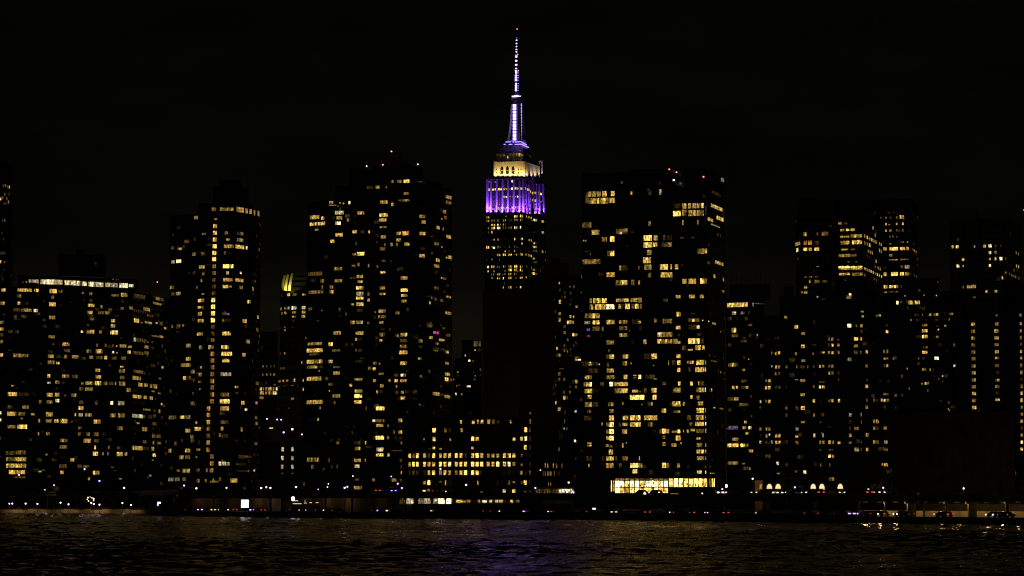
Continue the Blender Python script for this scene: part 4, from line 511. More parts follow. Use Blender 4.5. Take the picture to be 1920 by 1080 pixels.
# ------------------------------------------------------------------ the tall floodlit tower
B = Building('art_deco_skyscraper', 'tallest tower, purple and gold floodlit top with a long lit needle spire', [(909, 2744), (984, 2732), (997, 2752), (999, 2766), (1023.5, 2790)], 399.5, 'limestone', depth=20, cat='skyscraper', floor=3.75, bay=2.6, ref=1)
CH = [(912, 2748), (983, 2737), (995.5, 2755), (998, 2770), (1020.5, 2792)]
B.body('wall', CH, 401, 334, 12, ref=1, ledge=False)
B.body('crown', [(926.5, 2752), (984, 2744), (992.5, 2758), (1000, 2772), (1012, 2788)], 334, 302, 10, ref=1, ledge=False, unlit=False)
B.body('upper_crown', [(930, 2756), (982, 2750), (996, 2772)], 302.5, 287, 12, ref=1, ledge=False, unlit=False)
B.body('upper_crown', [(938, 2758), (980, 2752), (991, 2770)], 287.5, 276, 12, ref=1, ledge=False, unlit=False)
B.body('observation_deck', [(944, 2760), (977, 2754), (989, 2772)], 276.5, 268, 10, ref=1, ledge=False, unlit=False)
SPAN = mat('dark_aluminium', (.03, .03, .032), .5, .2)
def on(px, py, D): return P(px, py, D)
def esb_pier(px, y0, y1, w, out=.7, name='pier'):
    q = B.hit(px, (y0 + y1)/2); A_, B_, t, n, z0, z1 = q[1]; c = Vector((q[2].x, q[2].y, 0)); D = q[2].y
    za, zb = P(px, y1, D).z, P(px, y0, D).z; mb = MB(); mb.slab(c - t*w/2, c + t*w/2, n, out, 0, za, zb); mb.build(name, M['limestone'], B.root)
for x in (914, 920.5, 931.5, 942.5, 952.5, 963.5, 974.5, 981): esb_pier(x, 336, 398.5, 1.5 if x > 915 else 2.2)
for x in (986.5, 991, 1000, 1005.5, 1011, 1018): esb_pier(x, 345, 402, 1.6)
for x in (911, 920, 931, 942, 952.5, 963, 974, 982, 988, 1003, 1012, 1021): esb_pier(x, 402, 560, 1.3, .4)
for x in (928, 983.5): esb_pier(x, 303, 333, 1.8, .9)
for x in (917.2, 924, 928.2, 935, 939.2, 945.8, 949.6, 956, 960.2, 966.8, 971, 977.8, 988.7, 1002.7, 1008.2, 1014.5):
    q = B.hit(x, 360); A_, B_, t, n, z0, z1 = q[1]; c = Vector((q[2].x, q[2].y, 0)); w = 2.0 if x < 985 else 3
    mb = MB(); mb.slab(c - t*w/2, c + t*w/2, n, .09, 0, P(x, 391, q[2].y).z, P(x, 337, q[2].y).z); mb.build('window_column', SPAN, B.root)
# gothic arched openings and small dark openings of the crown
for x in (941, 951.5, 962):
    q = B.hit(x, 315); A_, B_, t, n, z0, z1 = q[1]; c = q[2]; zz = P(x, 326, c.y).z
    mb = MB(); c0 = Vector((c.x, c.y, 0))
    for wq, za, zb in ((1.5, zz, zz + 2.6), (1.5, zz + 3.1, zz + 5.2), (1.1, zz + 5.2, zz + 6.4), (.5, zz + 6.4, zz + 7.3)): mb.slab(c0 - t*wq, c0 + t*wq, n, .08, 0, za, zb)
    mb.build('arched_opening', M['pane'], B.root)
for x in (930.5, 972, 977):
    q = B.hit(x, 315); A_, B_, t, n, z0, z1 = q[1]; c = q[2]; c0 = Vector((c.x, c.y, 0))
    for yy in (318, 324.5): zz = P(x, yy, c.y).z; mb = MB(); mb.slab(c0 - t*.45, c0 + t*.45, n, .08, 0, zz - .9, zz + .9); mb.build('opening', M['pane'], B.root)
# corner buttress frames
for px, w_ in ((924.5, 1.2), (1013.5, 1.4)):
    p = P(px, 325, 2762 if px < 950 else 2790); mb = MB(); hh = 11
    for dx in (-w_, w_): mb.box(p.x + dx - .5, p.x + dx + .5, p.y - 1.2, p.y + 1.2, p.z, p.z + hh)
    mb.box(p.x - w_ - .5, p.x + w_ + .5, p.y - 1.2, p.y + 1.2, p.z + hh, p.z + hh + 1); mb.build('buttress', M['limestone'], B.root)
# mast
def taper(pts):                           # stacked rings: (px, half width m, py, D)
    mb = MB(); prev = None
    for px, hw, py, D in pts:
        c = P(px, py, D); ring = [Vector((c.x + a, c.y + b, c.z)) for a, b in ((-hw, -hw*.6), (hw*.75, -hw), (hw, hw*.6), (-hw*.75, hw))]
        if prev: mb.quad8(prev + ring)
        prev = ring
    return mb
MC = 969.3
taper([(MC, 9.6, 268, 2766), (MC, 9.6, 264, 2766)]).build('mast_base', M['limestone'], B.root)
taper([(MC, 5.4, 264, 2764), (MC, 5.0, 230, 2764), (MC, 4.6, 192, 2764)]).build('mast', M['dark'], B.root)
for sgn, dd in ((-1, 2762), (1, 2768), (.12, 2757)):
    mb = MB(); prev = None
    for yy, off in ((264, 8.2 if abs(sgn) == 1 else 0), (250, 6.9 if abs(sgn) == 1 else 0), (235, 6.0 if abs(sgn) == 1 else 0), (215, 5.2 if abs(sgn) == 1 else 0), (196, 4.6 if abs(sgn) == 1 else 0)):
        c = P(MC, yy, dd); cx = c.x + (sgn*off if abs(sgn) == 1 else 1.7); ring = [Vector((cx + a, c.y + b, c.z)) for a, b in ((-1, -1), (1, -1), (1, 1), (-1, 1))]
        if prev: mb.quad8(prev + ring)
        prev = ring
    mb.build('mast_wing', M['conc'], B.root)
for i in range(11):
    yb = 262.5 - i*6.25; a = P(964.7, yb, 2757.0); mb = MB(); mb.box(a.x - 1.5, a.x + 1.5, a.y - .3, a.y, a.z, a.z + 2.25); mb.build('mast_light', GL['led'], B.root)
    a = P(976.7, yb - .5, 2762); mb = MB(); mb.box(a.x - .85, a.x + .85, a.y - .3, a.y, a.z, a.z + 2.6); mb.build('mast_light', GL['leddim'], B.root)
taper([(969, 5.4, 192, 2764), (969, 5.6, 186, 2764), (969, 4.8, 182, 2764)]).build('mast_cap', M['metal'], B.root)
c = P(968.2, 180.6, 2760); mb = MB(); mb.box(c.x - 4.2, c.x + 4.2, c.y - .5, c.y + .5, c.z - .45, c.z + .35); mb.box(c.x - 1.8, c.x + 1.8, c.y - .5, c.y + .5, c.z + .35, c.z + .95); mb.build('cap_light', GL['led'], B.root)
taper([(969, 3.6, 182, 2764), (969, 3.0, 178, 2764), (968.5, 1.4, 174, 2764)]).build('dome', M['metal'], B.root)
an = MB()
def ap(y): p = P(967.6 + (180 - y)*.012, y, 2764); return p
for y0, y1, r0, r1 in ((175, 133, 1.5, 1.3), (133, 101, 1.0, .8), (101, 72, .5, .35), (72, 56, .18, .1)): an.cone(ap(y0), ap(y1), r0, r1, 8)
an.build('antenna', M['dark'], B.root)
for y_, w_, h_, lv in ((71.5, .35, .35, 0), (76, .75, .9, 1), (82, .75, .9, 1), (87.8, .75, .9, 1), (93.3, .75, .9, 1), (97.8, .75, .9, 1), (105.5, 1.3, 2.2, 0), (107, .9, 1.2, 1), (114.5, 1.1, 1.3, 1), (122, 1.2, 1.2, 1), (129, 1.1, .9, 1), (135.5, 1.2, 2.6, 1), (142, 1.2, 1.3, 1), (146, 1.2, 1.3, 1), (150.5, 1.2, 1.8, 1), (157.5, 1, 1.3, 1), (161.5, 1, 1.3, 1), (165.5, 1, 1.3, 1), (169.8, 1.05, 1.5, 1)):
    p = ap(y_); mb = MB(); mb.box(p.x - w_, p.x + w_*.6, p.y - 2.0, p.y - 1.6, p.z - h_/2, p.z + h_/2); mb.build('antenna_light', GL['led'] if lv else GL['leddim'], B.root)
for y_ in (137, 142, 146, 151, 157.5, 161.5, 165.5, 169.8):
    p = ap(y_); mb = MB(); mb.box(p.x + 1.45, p.x + 2.1, p.y - 1.9, p.y - 1.5, p.z - .4, p.z + .4); mb.build('antenna_light', GL['leddim'], B.root)
for x, y_ in ((969.5, 54.5), (970.7, 102), (966, 132), (972, 132.5)): B.beacon(x, y_, 2761, 'red', .5)
# deck edge lights, a strip round the front and one down the side, on two levels
for y_, segs in ((266.3, ((948, 958), (961, 964), (965, 976))), (270.8, ((944.5, 948), (954, 960.5), (965, 977)))):
    for a, b in segs:
        pa, pb = P(a, y_, 2752 - (a - 944)*.18), P(b, y_, 2752 - (b - 944)*.18); mb = MB(); d = Vector((0, -1, 0))
        mb.slab(Vector((pa.x, pa.y, 0)), Vector((pb.x, pb.y, 0)), d, .3, .2, pa.z - .35, pa.z + .35); mb.build('deck_light', GL['leddim'], B.root)
    pa, pb = P(977, y_ - .5, 2745), P(987.5 if y_ < 268 else 991, y_ + (4 if y_ < 268 else 5), 2771); mb = MB(); t = Vector((pb.x - pa.x, pb.y - pa.y, 0)).normalized(); n = Vector((t.y, -t.x, 0))
    mb.slab(Vector((pa.x, pa.y, 0)), Vector((pb.x, pb.y, 0)), n, .3, .2, pa.z - .35, pa.z + .35); mb.build('deck_light', GL['leddim'], B.root)
B.place('spire_tower', pane=1.6, dim=.05)
B.place(toks=[[x, 289 + (i % 3)*.8, 4.2, 5 + (i % 2)*1.5, l, c] for i, (x, l, c) in enumerate(((933, 3, 'o'), (939, 3, 'o'), (945, 4, 'o'), (950, 2, 'o'), (957, 3, 'o'), (963, 3, 'o'), (969, 4, 'o'), (974, 5, ''), (979, 5, '')))] + [[952, 294.5, 2, 5, 8, 'w'], [975, 282, 1.5, 1.5, 7, ''], [1005.5, 297, 2, 2, 5, 'w']], pane=2, snap=False, name='crown_window')
ESB = B.done()
def spot(name, parent, loc, target, power, col, size=70, blend=.9, r=.4):
    l = bpy.data.lights.new(name, 'SPOT'); l.energy = power; l.color = col; l.spot_size = R(size); l.spot_blend = blend; l.shadow_soft_size = r
    o = bpy.data.objects.new(name, l); COL.objects.link(o); o.parent = parent; o.matrix_parent_inverse = Matrix.Identity(4)
    o.location = Vector(loc) - Vector(parent.location); o.rotation_euler = (Vector(target) - Vector(loc)).to_track_quat('-Z', 'Y').to_euler(); return o
def point(name, loc, power, col, parent=None, r=.3):
    l = bpy.data.lights.new(name, 'POINT'); l.energy = power; l.color = col; l.shadow_soft_size = r
    o = bpy.data.objects.new(name, l); COL.objects.link(o)
    if parent: o.parent = parent; o.location = Vector(loc) - Vector(parent.location)
    else: o.location = loc
    return o
PUR = (.23, .065, 1.0); GOLD = (1.0, .68, .2)
for x, D, dx in ((913, 2748, 0), (920, 2747, 0), (930, 2745, 0), (941, 2744, 0), (951, 2742, 0), (962, 2741, 0), (973, 2739, 0), (982, 2738, 0)):
    p = P(x, 399, D); lo = p + Vector((dx, -4.0, .6)); spot('floodlight', ESB, lo, lo + Vector((0, 2.8, 10)), PW_P*.8, PUR, 70)
    lo2 = p + Vector((dx, -2.4, .4)); spot('floodlight', ESB, lo2, lo2 + Vector((0, 2.4, 4)), PW_P*.16, PUR, 120)
for x, D in ((987, 2744), (993, 2753), (1002, 2776), (1009, 2783), (1017, 2792)):
    p = P(x, 402, D); lo = p + Vector((2.6, -3.0, .6)); spot('floodlight', ESB, lo, lo + Vector((-1.7, 2, 10)), PW_P*.8, PUR, 70)
    spot('floodlight', ESB, p + Vector((1.6, -1.8, .4)), p + Vector((0, 0, 4)), PW_P*.1, PUR, 120)
for x, D in ((929, 2751), (938, 2750), (947, 2749), (956, 2748), (965, 2746), (974, 2745), (982, 2744)):
    p = P(x, 333, D); lo = p + Vector((0, -3.0, .7)); spot('floodlight', ESB, lo, lo + Vector((0, 3.0, 7)), PW_G, GOLD, 120)
for x, D in ((988, 2751), (996, 2765), (1004, 2776), (1011, 2788)):
    p = P(x, 333, D); spot('floodlight', ESB, p + Vector((2.6, -2.0, .7)), p + Vector((0, 0, 7)), PW_G*.55, (1, .72, .45), 120)
for x in (936, 950, 964, 976):
    p = P(x, 302, 2750); spot('floodlight', ESB, p + Vector((0, -1.5, .4)), p + Vector((0, 6, 7)), PW_G*.005, GOLD, 100)
for x in (956, 970, 981):
    p = P(x, 266, 2752); spot('floodlight', ESB, p + Vector((0, -2.5, .4)), p + Vector((.5, 8, 14)), PW_G*.07, (1, .72, .4), 60)
p = P(536, 548, 1546); spot('floodlight', FINROOT, p, P(541, 535, 1550), 2000, (1, .76, .16), 90)
p = P(544, 548, 1546); spot('floodlight', FINROOT, p, P(546, 533, 1550), 2000, (1, .76, .16), 90)

def wash(root, px, D, z, power, col=(1, .58, .3)):  # added lamps, themselves unseen, that give the blank walls a faint brown tone
    p = XY(px, 800, D); r = MB(); r.cone((0, 0, G - z), (0, 0, 0), .12, .08, 6); r.ball((0, 0, 0), .25, .6); o = r.build('added_wash_lamp', M['dark'], root); o.location = Vector((p.x, p.y, z)) - Vector(root.location)
    point('added_wash_light', (p.x, p.y - .5, z), power, col, root, .3)

for x in (930, 985): wash(SLAB, x, 1500, 11, 1700, (1, .68, .4))
for x in (1720, 1800, 1870): wash(RIB, x, 1150, 8, 300, (1, .62, .34))
# ------------------------------------------------------------------ elevated riverside highway
DECK = [(-170, 1292, 7.4, 9.3), (225, 1235, 7.4, 9.3), (335, 1066, 7.3, 9.5), (700, 965, 6.4, 8.6), (1080, 858, 5.5, 7.3), (1500, 760, 5.2, 7.1), (2200, 620, 5.1, 7.0)]
def deck(x): return lerp_table(DECK, x)
V = thing('elevated_highway', 'long dark elevated highway on columns running along the whole far shore', 'viaduct')
mb = MB(); pp = MB(); prev = None
for x in [-170, 100, 225, 262, 300, 335, 400, 500, 600, 700, 800, 900, 1000, 1080, 1200, 1300, 1400, 1500, 1600, 1700, 1800, 1900, 2050, 2200]:
    D, zb, zt = deck(x); p = XY(x, HOR, D); cur = (p, zb, zt)
    if prev:
        A, b0, t0 = prev; Bq = p
        f = lambda q, dy, z: (q.x*(1 + dy/q.y*.0), q.y + dy, z)
        mb.quad8([f(A, 0, b0), f(Bq, 0, zb), f(Bq, 17, zb), f(A, 17, b0), f(A, 0, b0 + 1.0), f(Bq, 0, zb + 1.0), f(Bq, 17, zb + 1.0), f(A, 17, b0 + 1.0)])
        for dy in (0, 16.7): pp.quad8([f(A, dy - .05, b0 + .95), f(Bq, dy - .05, zb + .95), f(Bq, dy + .3, zb + .95), f(A, dy + .3, b0 + .95), f(A, dy - .05, t0), f(Bq, dy - .05, zt), f(Bq, dy + .3, zt), f(A, dy + .3, t0)])
        pp.quad8([f(A, -.35, b0 + .2), f(Bq, -.35, zb + .2), f(Bq, -.05, zb + .2), f(A, -.05, b0 + .2), f(A, -.35, b0 + .45), f(Bq, -.35, zb + .45), f(Bq, -.05, zb + .45), f(A, -.05, b0 + .45)])
    prev = cur
mb.build('deck', M['conc'], V); pp.build('parapet', M['green'], V)
for x, w in ((100, 1.0), (190, 1.0), (345, .55), (400, .55), (425.5, .7), (507, .6), (531, 1.6), (610, .6), (660, .6), (700, .5), (745, 1.3), (760, .5), (781, .9), (835, .5), (892, .6), (950, .6), (1011, .8), (1090, .8), (1166, .9), (1250, .8), (1358, .5), (1440, .8), (1530, .8), (1612, .35), (1661, .35), (1711, 2.0), (1734, .4), (1775, .4), (1819, .5), (1825, 1.9), (1890, .6), (1960, .8)):
    D, zb, zt = deck(x); p = XY(x, HOR, D); c = MB(); c.box(p.x - w/2, p.x + w/2, p.y + 1, p.y + 1 + max(w, .6), G, zb); c.box(p.x - w*.8, p.x + w*.8, p.y + .6, p.y + 3, zb - .5, zb)
    c.build('column', M['green'] if x in (425.5, 507, 745, 760) else (M['dark'] if x > 1500 or x < 300 else M['conc']), V)
# walls under and behind the deck
def wall(name, label, x0, x1, dy, z1, m, step=40, thick=.5, cat='wall', z0=G):
    mb = MB(); x = x0; prev = None
    while True:
        D = deck(x)[0] + dy; p = XY(x, HOR, D)
        if prev is not None:
            t = (p - prev).normalized(); mb.slab(prev, p, Vector((t.y, -t.x, 0)), 0, thick, z0, z1)
        prev = p
        if x >= x1: break
        x = min(x1, x + step)
    o = mb.build(name, M[m]); o['label'] = label; o['category'] = cat; return o
wall('retaining_wall', 'brown wall standing in shadow under the viaduct, left of centre', 300, 748, 21, 6.2, 'brown', 30)
wall('roadside_barrier', 'low amber lit concrete barrier beside the riverside road at the right', 1607, 1990, 10, 2.9, 'wallc', 30)
wall('boundary_wall', 'dim wall with faint lit patches behind the amber barrier at the right', 1607, 1990, 30, 4.6, 'dark', 30)
wall('road_wall', 'dark wall along the near side of the riverside road, centre to right', 760, 1606, -16, 2.1, 'conc', 40)
# promenade wall of the park at the left, built of panels
def shoreD(x): return lerp_table([(p, d) for p, d in SHORE], x)[0]
PW = [(-190, shoreD(-190) - .6), (288, shoreD(288) - .6)]
a, b = XY(-190, HOR, shoreD(-190)), XY(288, HOR, shoreD(288)); t_ = (b - a).normalized(); n_ = Vector((t_.y, -t_.x, 0))
mb = MB(); mb.slab(a, b, n_, 6, -.02, -2, .3); mb.build('promenade', M['wallc'], kind='structure')
pw = thing('promenade_wall', 'pale low wall glowing amber under the promenade lamps at the left', 'wall')
x = -180
while x < 286:
    w_ = rng.choice((14, 18, 22)); x2 = min(288, x + w_); A, Bq = XY(x, HOR, lerp_table(PW, x)[0]), XY(x2 - .6, HOR, lerp_table(PW, x2)[0]); t = (Bq - A).normalized()
    mb = MB(); mb.slab(A, Bq, Vector((t.y, -t.x, 0)), 0, .4, .3, 1.72 + rng.choice((.0, .1, .25))); mb.build('panel', M['wallc'], pw); x = x2
# lit shopfront strip seen through the gap under the deck
def shed(name, label, x0, x1, y0, y1, D, panes_, cat='building'):
    r = thing(name, label, cat); a, b = P(x0, y1, D), P(x1, y1, D); zt = P(x0, y0, D).z
    mb = MB(); mb.box(a.x - .5, b.x + .5, a.y + .35, a.y + 7, G, zt + .7); mb.build('wall', M['conc'], r)
    mb = MB(); mb.box(a.x - .8, b.x + .8, a.y - .9, a.y + 7.4, zt + .7, zt + 1.0); mb.build('roof', M['roof'], r)
    for (u0, u1, lv, c) in panes_:
        p0, p1 = P(u0, y1, D), P(u1, y1, D); n_ = max(1, round((p1.x - p0.x)/1.1))
        o = obj('window', panes(n_), r); o.location = ((p0.x + p1.x)/2, a.y + .3, (p0.z + zt)/2); o.scale = ((p1.x - p0.x)/n_, 1, zt - p0.z); o.color = (*TINT[c], lv)
    return r
shed('lit_hall', 'white glowing strip of hall windows under the viaduct, left of centre', 750, 848, 934.5, 944.5, 1010, [(744, 756, .1, 'o'), (758, 775, .35, 'w'), (781, 795, .45, 'w'), (795.5, 807, .28, 'w'), (812, 821, .35, 'w'), (822, 846, 1.5, 'w')])
shed('lit_arcade', 'thin broken strip of lit windows under the viaduct right of the glowing hall', 855, 975, 937.5, 942, 975, [(855, 868, .45, ''), (868.5, 882, .3, ''), (892, 894, .3, 'w'), (896, 900, .4, ''), (904, 913, .6, 'w'), (917, 923, .5, 'w'), (928, 934, .35, 'w'), (935, 943, .55, ''), (948, 951.5, .6, ''), (957, 962, .5, ''), (967, 974, .15, 'w')])
o = wall('ramp_wall', 'dark sloping wall below the glowing hall windows', 772, 1070, -8, 4.4, 'dark', 40)
# kiosk
def kiosk(name, label, x0, x1, y0, y1, D, m, cat):
    r = thing(name, label, cat); a, b = P(x0, y1, D), P(x1, y1, D); zt = P(x0, y0, D).z
    mb = MB(); mb.box(a.x - .25, b.x + .25, a.y, a.y + .9, a.z - .5, zt + .25); mb.build('case', M['dark'], r)
    for xx in (a.x + .2, b.x - .2): q = MB(); q.box(xx - .12, xx + .12, a.y + .2, a.y + .5, G, a.z - .45); q.build('leg', M['dark'], r)
    mb = MB(); mb.box(a.x, b.x, a.y - .08, a.y, a.z, zt); mb.build('screen', GL[m], r); return r
kiosk('lit_billboard', 'large blank brilliant white billboard beneath the viaduct', 452.3, 466, 937.3, 951.5, 1040, 'kiosk', 'billboard')
kiosk('lit_sign', 'small bright white sign over the ferry shed', 547, 552, 931.5, 938.5, 1010, 'kiosk', 'sign')
kiosk('lit_sign', 'small white sign beside the road where the promenade ends', 295.5, 301, 941.3, 944, 1052, 'kiosk', 'sign')
kiosk('lit_sign', 'white glowing sign low on the road below the narrow tower', 1111, 1117, 952.6, 956.3, 845, 'kiosk', 'sign')
kiosk('lit_sign', 'upright white sign between the glass tower lobby and the arched windows', 1360.5, 1363.5, 908.5, 914, 905, 'kiosk', 'sign')
# ferry shed
fs = thing('ferry_shed', 'open dark shed with thin lines of light under its roof, below the small white sign', 'shed')
a, b = P(547, 941, 1012), P(603, 944, 1005)
mb = MB(); mb.box(a.x, b.x, a.y, a.y + 9, a.z + .1, a.z + .5); mb.build('roof', M['dark'], fs)
for i in range(6): xx = a.x + (b.x - a.x)*i/5; mb = MB(); mb.box(xx - .12, xx + .12, a.y + .1, a.y + .4, G, a.z + .1); mb.build('post', M['dark'], fs)
for u0, u1, y_, c in ((547, 559, 939, 'warm'), (549, 565, 944.5, 'strip'), (570, 575, 943.3, 'strip'), (580, 585, 942.4, 'head'), (592, 597, 942.3, 'head'), (571, 573, 939.5, 'strip')):
    p0, p1 = P(u0, y_, 1009), P(u1, y_, 1009); mb = MB(); mb.box(p0.x, p1.x, p0.y, p0.y + .1, p0.z - .09, p0.z + .09); mb.build('light_strip', GL['strip'], fs)
mb = MB(); mb.box(a.x, b.x, a.y + 2, a.y + 8, G, a.z - .9); mb.build('wall', M['dark'], fs)
# glazed pavilion with railings above the deck
pv = thing('glazed_pavilion', 'low pavilion of faintly lit glass bays with a white cluttered end, above the viaduct', 'building')
a, b = P(1003, 926.5, 930), P(1077, 926.5, 925); zt = P(1003, 915, 930).z
mb = MB(); mb.box(a.x, b.x, a.y + .4, a.y + 6, G, zt); mb.build('wall', M['brown'], pv); mb = MB(); mb.box(a.x - .5, b.x + .5, a.y - .3, a.y + 6.3, zt, zt + .25); mb.build('roof', M['conc'], pv)
for i in range(24):
    x = 1006 + i*2.95; lv = .045 if x < 1046 else rng.choice((.12, .3, .7, .25)); p0 = P(x, 920.8, 930)
    o = obj('window', panes(1), pv); o.location = (p0.x, a.y + .35, p0.z); o.scale = (.34, 1, (P(x, 917, 930).z - P(x, 925.5, 930).z)*rng.uniform(.7, 1)); o.color = (*TINT['w' if x > 1046 else ''], lv)
for i in range(7):
    p0 = P(1049 + rng.uniform(0, 22), rng.uniform(915.5, 925), 929); mb = MB(); mb.box(p0.x - .3, p0.x + .3, a.y + .05, a.y + .2, p0.z - .15, p0.z + .15); mb.build('light_strip', GL['head'], pv)

# ------------------------------------------------------------------ street lamps
ORD = ['first', 'second', 'third', 'fourth', 'fifth', 'sixth', 'seventh', 'eighth', 'ninth', 'tenth', 'eleventh', 'twelfth', 'thirteenth', 'fourteenth', 'fifteenth', 'sixteenth', 'seventeenth', 'eighteenth', 'nineteenth', 'twentieth', 'twenty first', 'twenty second', 'twenty third', 'twenty fourth', 'twenty fifth', 'twenty sixth', 'twenty seventh', 'twenty eighth', 'twenty ninth', 'thirtieth', 'thirty first', 'thirty second']
def lamp_meshes(hd):
    m = {}
    q = MB(); q.cone((0, 0, -.42*hd), (0, 0, .28*hd), .3*hd, .55*hd, 10); q.ball((0, 0, .2*hd), .52*hd, .6, 10, 5); m['lantern'] = q
    q = MB(); q.cone((0, 0, .48*hd), (0, 0, .68*hd), .4*hd, .08*hd, 8); m['cap'] = q
    return m
LM = {}
for c in ('white', 'blue', 'warm', 'red'):
    mm = lamp_meshes(.62); LM[c] = (mm['lantern'].mesh('lantern', GL[c]), mm['cap'].mesh('cap', M['dark']))
def lamp(px, py, D, zbase, c, label, group, size=1.0, light=60, name='street_lamp', cat='street lamp', double=False, tone=None):
    p = P(px, py, D); r = thing(name, label, cat, group, (p.x, p.y, zbase)); h = p.z - zbase
    mb = MB(); mb.cone((0, 0, 0), (0, 0, .5), .16, .13, 8); mb.cone((0, 0, .5), (0, 0, h - .28*size), .1, .06, 6); mb.build('pole', M['dark'], r)
    a = obj('lantern', LM[c][0], r); a.location = (0, 0, h); a.scale = (size,)*3
    a = obj('cap', LM[c][1], r); a.location = (0, 0, h); a.scale = (size,)*3
    if light and tone: spot('bulb_light', r, (p.x, p.y - .7, p.z + .1), (p.x, p.y + 2.6, zbase + 1.0), light, tone, 160, .6, .25)
    elif light: point('bulb_light', (p.x, p.y - .9, p.z + .1), light, tone or dict(white=(1, .8, .7), blue=(.9, .7, .8), warm=(1, .62, .3), red=(1, .3, .1))[c], r)
prom = [(17.5, 944.5, 'blue'), (23, 944.3, 'white'), (48, 944.3, 'white'), (70.3, 945, 'white'), (113.5, 942.6, 'white'), (128.5, 945.8, 'white'), (171, 943, 'white'), (176, 945, 'white'), (186.5, 946.3, 'white'), (229.5, 943.3, 'white'), (245.5, 946.8, 'white'), (296, 947, 'blue')]
for i, (x, y, c) in enumerate(prom):
    D = lerp_table(PW, x)[0] - 3.2 if x < 290 else 1030
    lamp(x, y, D, .3 if x < 290 else G, c, 'white lamp on the left promenade, %s of twelve from the left' % ORD[i], 'promenade lamps along the left shore', 1.0, LP_PROM if x < 290 else 40, tone=(1, .56, .15))
for i in range(9):
    x = 35 + i*31; D = lerp_table(PW, x)[0] - 2.2
hi = [(35.7, 890.8, 'blue', 1230, 'street lamp high in front of the lit balconies at the far left'), (84.3, 919, 'blue', 1235, 'street lamp beside the green lit girder in the left park'),
 (101.2, 909.7, 'white', 1240, 'street lamp just above the small amber lit block in the left park'), (158.7, 879.8, 'blue', 1260, 'highest street lamp in front of the terrace block, slightly left of its middle'),
 (186.5, 901.8, 'blue', 1240, 'street lamp over the park trees, below and right of the highest one'), (232.8, 915, 'white', 1235, 'single street lamp near the right end of the left park'),
 (345.2, 910.5, 'blue', 1090, 'street lamp on the viaduct below the left edge of the stairwell tower'), (368.2, 915.8, 'white', 1090, 'street lamp on the viaduct just right of the one below the stairwell tower edge'),
 (424.8, 915, 'blue', 1052, 'street lamp standing over the green lit column of the viaduct'), (489.8, 915.3, 'warm', 1060, 'left lamp of a close row of three on the viaduct'),
 (499.3, 913.6, 'blue', 1062, 'middle lamp of a close row of three on the viaduct'), (507, 915, 'warm', 1064, 'right lamp of a close row of three on the viaduct'),
 (555, 913.3, 'white', 1040, 'lone pinkish street lamp below the clinic building'), (596.5, 917.7, 'blue', 1010, 'small bluish street lamp low in front of the stone hall'),
 (614, 913.4, 'white', 1015, 'small white street lamp at the middle of the stone hall, lower of two'), (615.8, 907.3, 'warm', 1040, 'small white street lamp at the middle of the stone hall, upper of two'),
 (646.3, 915, 'white', 1000, 'white street lamp left of the pair at the foot of the apartment cluster'), (651.3, 912.8, 'blue', 1000, 'larger violet white street lamp of the pair at the foot of the apartment cluster'),
 (661.8, 892.9, 'white', 1060, 'small white street lamp above the pair at the foot of the apartment cluster'), (733.8, 893.5, 'white', 1060, 'small white street lamp high at the left edge of the office block'),
 (745.8, 907, 'blue', 990, 'upper violet street lamp at the left edge of the office block'), (753.5, 915.2, 'blue', 985, 'lower violet street lamp at the left edge of the office block'),
 (825.8, 879.6, 'blue', 1000, 'tall street lamp in front of the lowest bright window row of the office block'), (874, 909.4, 'white', 960, 'pinkish street lamp at the middle of the office block foot'),
 (836, 921.8, 'white', 960, 'small slanting lamp at viaduct height under the tall lamp'), (972.3, 926.8, 'blue', 900, 'lowest violet lamp on the viaduct, right of the office block'),
 (1003.8, 915.2, 'blue', 910, 'violet lamp at the left end of the glazed pavilion'), (1013.3, 881.7, 'white', 960, 'small lamp high in front of the columned building'),
 (1066.3, 904.9, 'warm', 920, 'orange white lamp above the right end of the glazed pavilion'), (1075.3, 923.4, 'blue', 900, 'low violet lamp at the right end of the glazed pavilion'),
 (1078.3, 826.5, 'white', 1100, 'small white lamp high between the narrow tower and the glass tower'), (1354.2, 917.5, 'blue', 880, 'violet lamp beside the upright white sign'),
 (1411.2, 897.8, 'warm', 880, 'orange white lamp left of the five arched windows'), (1490.5, 913.8, 'blue', 850, 'violet lamp between the second and third arched windows'),
 (1545, 918.5, 'white', 840, 'small white lamp under the fourth arched window'), (1562, 923.5, 'blue', 820, 'small violet lamp low before the last arched window'),
 (1628.5, 917.9, 'warm', 810, 'orange white lamp beside the lit bare tree'), (1656, 914.8, 'blue', 800, 'violet lamp right of the lit bare tree'),
 (1806.8, 915.9, 'white', 770, 'single white lamp over the viaduct at the far right'), (1612, 923.6, 'white', 800, 'small white lamp left of the lit bare tree')]
for x, y, c, D, lb in hi:
    dD, zb, zt = deck(x); ondeck = D > dD + 1 and D < dD + 17
    small = 'small' in lb; lamp(x, y, D, zb + 1 if ondeck else G, c, lb, 'street lamps above the viaduct', (.62 if small else 1.0)*D/1080*(1.06), 0 if small else LP_HIGH)
